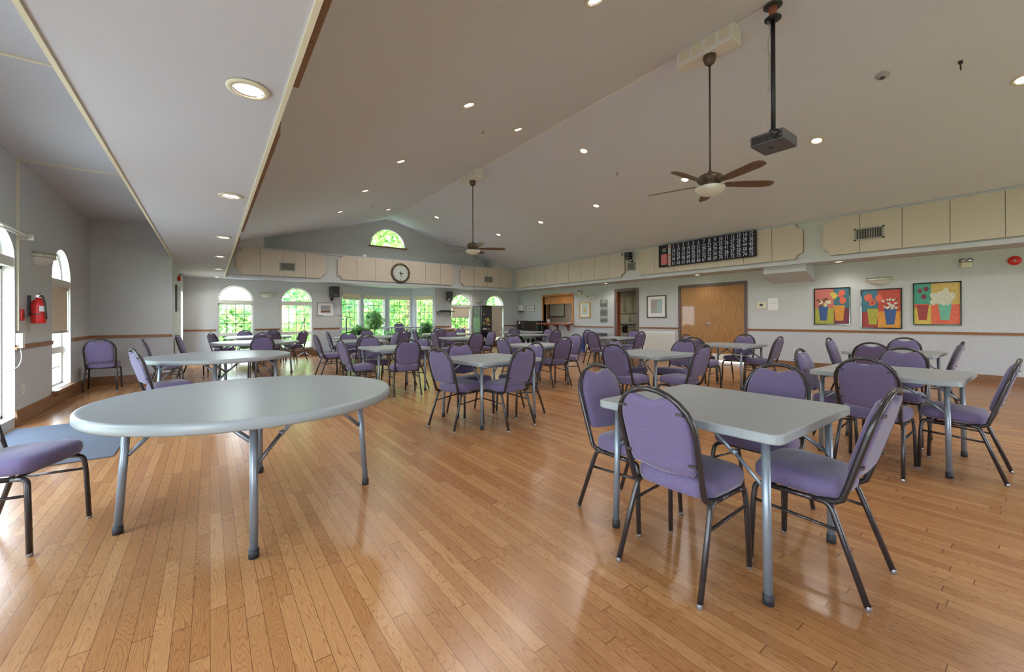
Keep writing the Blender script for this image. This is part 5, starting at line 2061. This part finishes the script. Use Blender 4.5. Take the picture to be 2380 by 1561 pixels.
def pot(bm, r, h):
    lathe(bm, [(0, 0), (r * .75, 0), (r, h), (r * .92, h), (r * .9, h - .03), (0, h - .03)], seg=20)

t = thing('potted_tree', 'weeping potted plant with a thin trunk in the bay', 'plant', (5.22, 16.15, PH), 0, 'bay plants')
bm = bmesh.new()
pot(bm, .14, .25)
obj('pot', bm, 'pot', t)
bm = bmesh.new()
tube(bm, [(0, 0, .2), (.02, 0, .7), (-.01, .01, 1.1)], .016, 8)
obj('trunk', bm, 'trunk', t)
obj('foliage', foliage(260, .38, .28, .36, .15, 11, 1.6, .35, (0, 0, 1.08)), 'leaf4', t)
for x, y, r, h, lb, n in ((4.55, 15.75, .3, .5, 'bushy green potted plant beside the platform microphone stand', 350), (7.3, 15.9, .28, .62, 'broad-leaved potted plant at the right end of the bay', 260), (4.9, 15.98, .18, .25, 'low fern-like potted plant between the stand and the weeping plant', 160), (6.0, 16.6, .18, .25, 'small potted plant at the centre of the bay', 120)):
    t = thing('potted_plant', lb, 'plant', (x, y, PH), 0, 'bay plants')
    bm = bmesh.new()
    pot(bm, .12, .2)
    obj('pot', bm, 'pot', t)
    obj('foliage', foliage(n, r, r * .7, h * .6, .17 if n != 700 else .1, int(x * 10), .1, .2, (0, 0, .2 + h * .62)), 'leaf4', t)

# ------------------------------------------------------------------ outdoors
bm = bmesh.new()
quad(bm, [(-60, -40, -.15), (60, -40, -.15), (60, 90, -.15), (-60, 90, -.15)])
o = struct('ground_lawn', bm, 'lawn', 'sunlit lawn outside the windows', 'lawn')
bm = bmesh.new()
box(bm, -2, 4.5, 17.3, 19.2, -.16, -.12)
box(bm, -7, -2.3, -12, 17.3, -.16, -.12)  # left strip added so paler light bounces in instead of lawn green
struct('path_paving', bm, 'paving', 'pale paved path outside the arched windows, left strip added for paler bounce light', 'path')

def tree(x, y, h, rx, rz_, lb, leaf, n, size, seed, zc=None, ry=None):
    t = thing('tree', lb, 'tree', (x, y, -.15), 0, 'trees outside')
    bm = bmesh.new()
    zc = zc or h * .6
    tube(bm, [(0, 0, 0), (.05, 0, zc * .5), (0, .03, zc)], [.16, .12, .06], 8)
    obj('trunk', bm, 'trunk', t)
    obj('foliage', foliage(n, rx, ry or rx, rz_, size, seed, .3, .3, (0, 0, zc)), leaf, t)
TR = [(0.75, 24.5, 4.0, 1.5, 1.35, 'pale spruce-like tree beyond the first arched window', 'leaf3', 1700, .32, 1, 1.0),
      (4.0, 20.2, 6.0, 1.5, 2.3, 'leafy tree beyond the second arched window', 'leaf2', 1100, .24, 2, 3.2),
      (6.0, 20.5, 6.0, 1.8, 2.8, 'dense bright tree beyond the weeping plant', 'leaf2', 1300, .24, 3, 2.6),
      (8.6, 21.0, 6.5, 2.0, 3.0, 'dense bright tree beyond the narrow white table', 'leaf1', 1400, .26, 4, 2.6),
      (11.4, 21.6, 6.5, 2.0, 3.0, 'bright tree beyond the right end of the bay', 'leaf1', 1400, .26, 5, 2.6),
      (14.0, 21.8, 6.5, 2.0, 3.0, 'bright tree beyond the half-lowered blind', 'leaf2', 1400, .26, 6, 2.6),
      (17.2, 23.0, 7.0, 2.4, 3.4, 'bright tree beyond the vending machine window', 'leaf1', 1500, .3, 7, 3.0),
      (10.0, 26.0, 11.0, 3.6, 4.6, 'tall tree seen through the gable window', 'leaf1', 6000, .42, 8, 6.5),
      (5.5, 27.0, 7.0, 2.8, 3.0, 'tall dark tree behind the bay trees', 'leaf2', 1500, .36, 9, 3.8),
      (-1.2, 33.0, 3.0, 2.4, 1.4, 'yellow-green shrub tree far beyond the first arched window', 'leaf1', 1600, .4, 10, 1.2),
      (2.9, 34.0, 3.0, 2.2, 1.4, 'far rounded tree beyond the lawn', 'leaf1', 1600, .4, 12, 1.3),
      (-7.5, 9.5, 6.0, 1.9, 2.6, 'tree outside the alcove window', 'leaf1', 1600, .34, 13, 3.0),
      (-8.5, 4.5, 6.0, 2.0, 2.6, 'tree outside the tall glazed openings', 'leaf2', 1600, .34, 14, 3.0)]
for a in TR:
    tree(*a)
obj_ = foliage(3600, 14, 1.2, 1.1, .34, 21, .2, .1, (10, 24.0, .9))
tag(obj('hedge', obj_, 'leaf1'), 'low bright hedge running behind the trees', 'hedge', kind='stuff')
t = thing('brick_house', 'red brick house far beyond the left arched windows', 'house', (7.5, 44, -.15), 0)
bm = bmesh.new()
box(bm, -7, 7, 0, 6, 0, 2.3)
obj('walls', bm, 'brick', t)
bm = bmesh.new()
prism(bm, [(-7.5, 2.3), (7.5, 2.3), (0, 3.5)], -.3, 6.3)
obj('roof', bm, 'fence', t)
for i, x0 in enumerate((11.2, 13.2, 15.2)):
    t = thing('wooden_fence', ['wooden fence section nearest the bay, outside', 'middle wooden fence section outside', 'wooden fence section farthest from the bay, outside'][i], 'fence', (x0, 19.4, -.15), 0, 'fence sections outside')
    bm = bmesh.new()
    for k in range(14):
        box(bm, k * .14, k * .14 + .09, 0, .02, .1, 1.0)
    box(bm, 0, 1.95, .02, .06, .3, .38)
    box(bm, 0, 1.95, .02, .06, .8, .88)
    obj('pickets', bm, 'fence', t)
    bm = bmesh.new()
    box(bm, -.05, .04, 0, .09, 0, 1.1)
    obj('post', bm, 'fence', t)
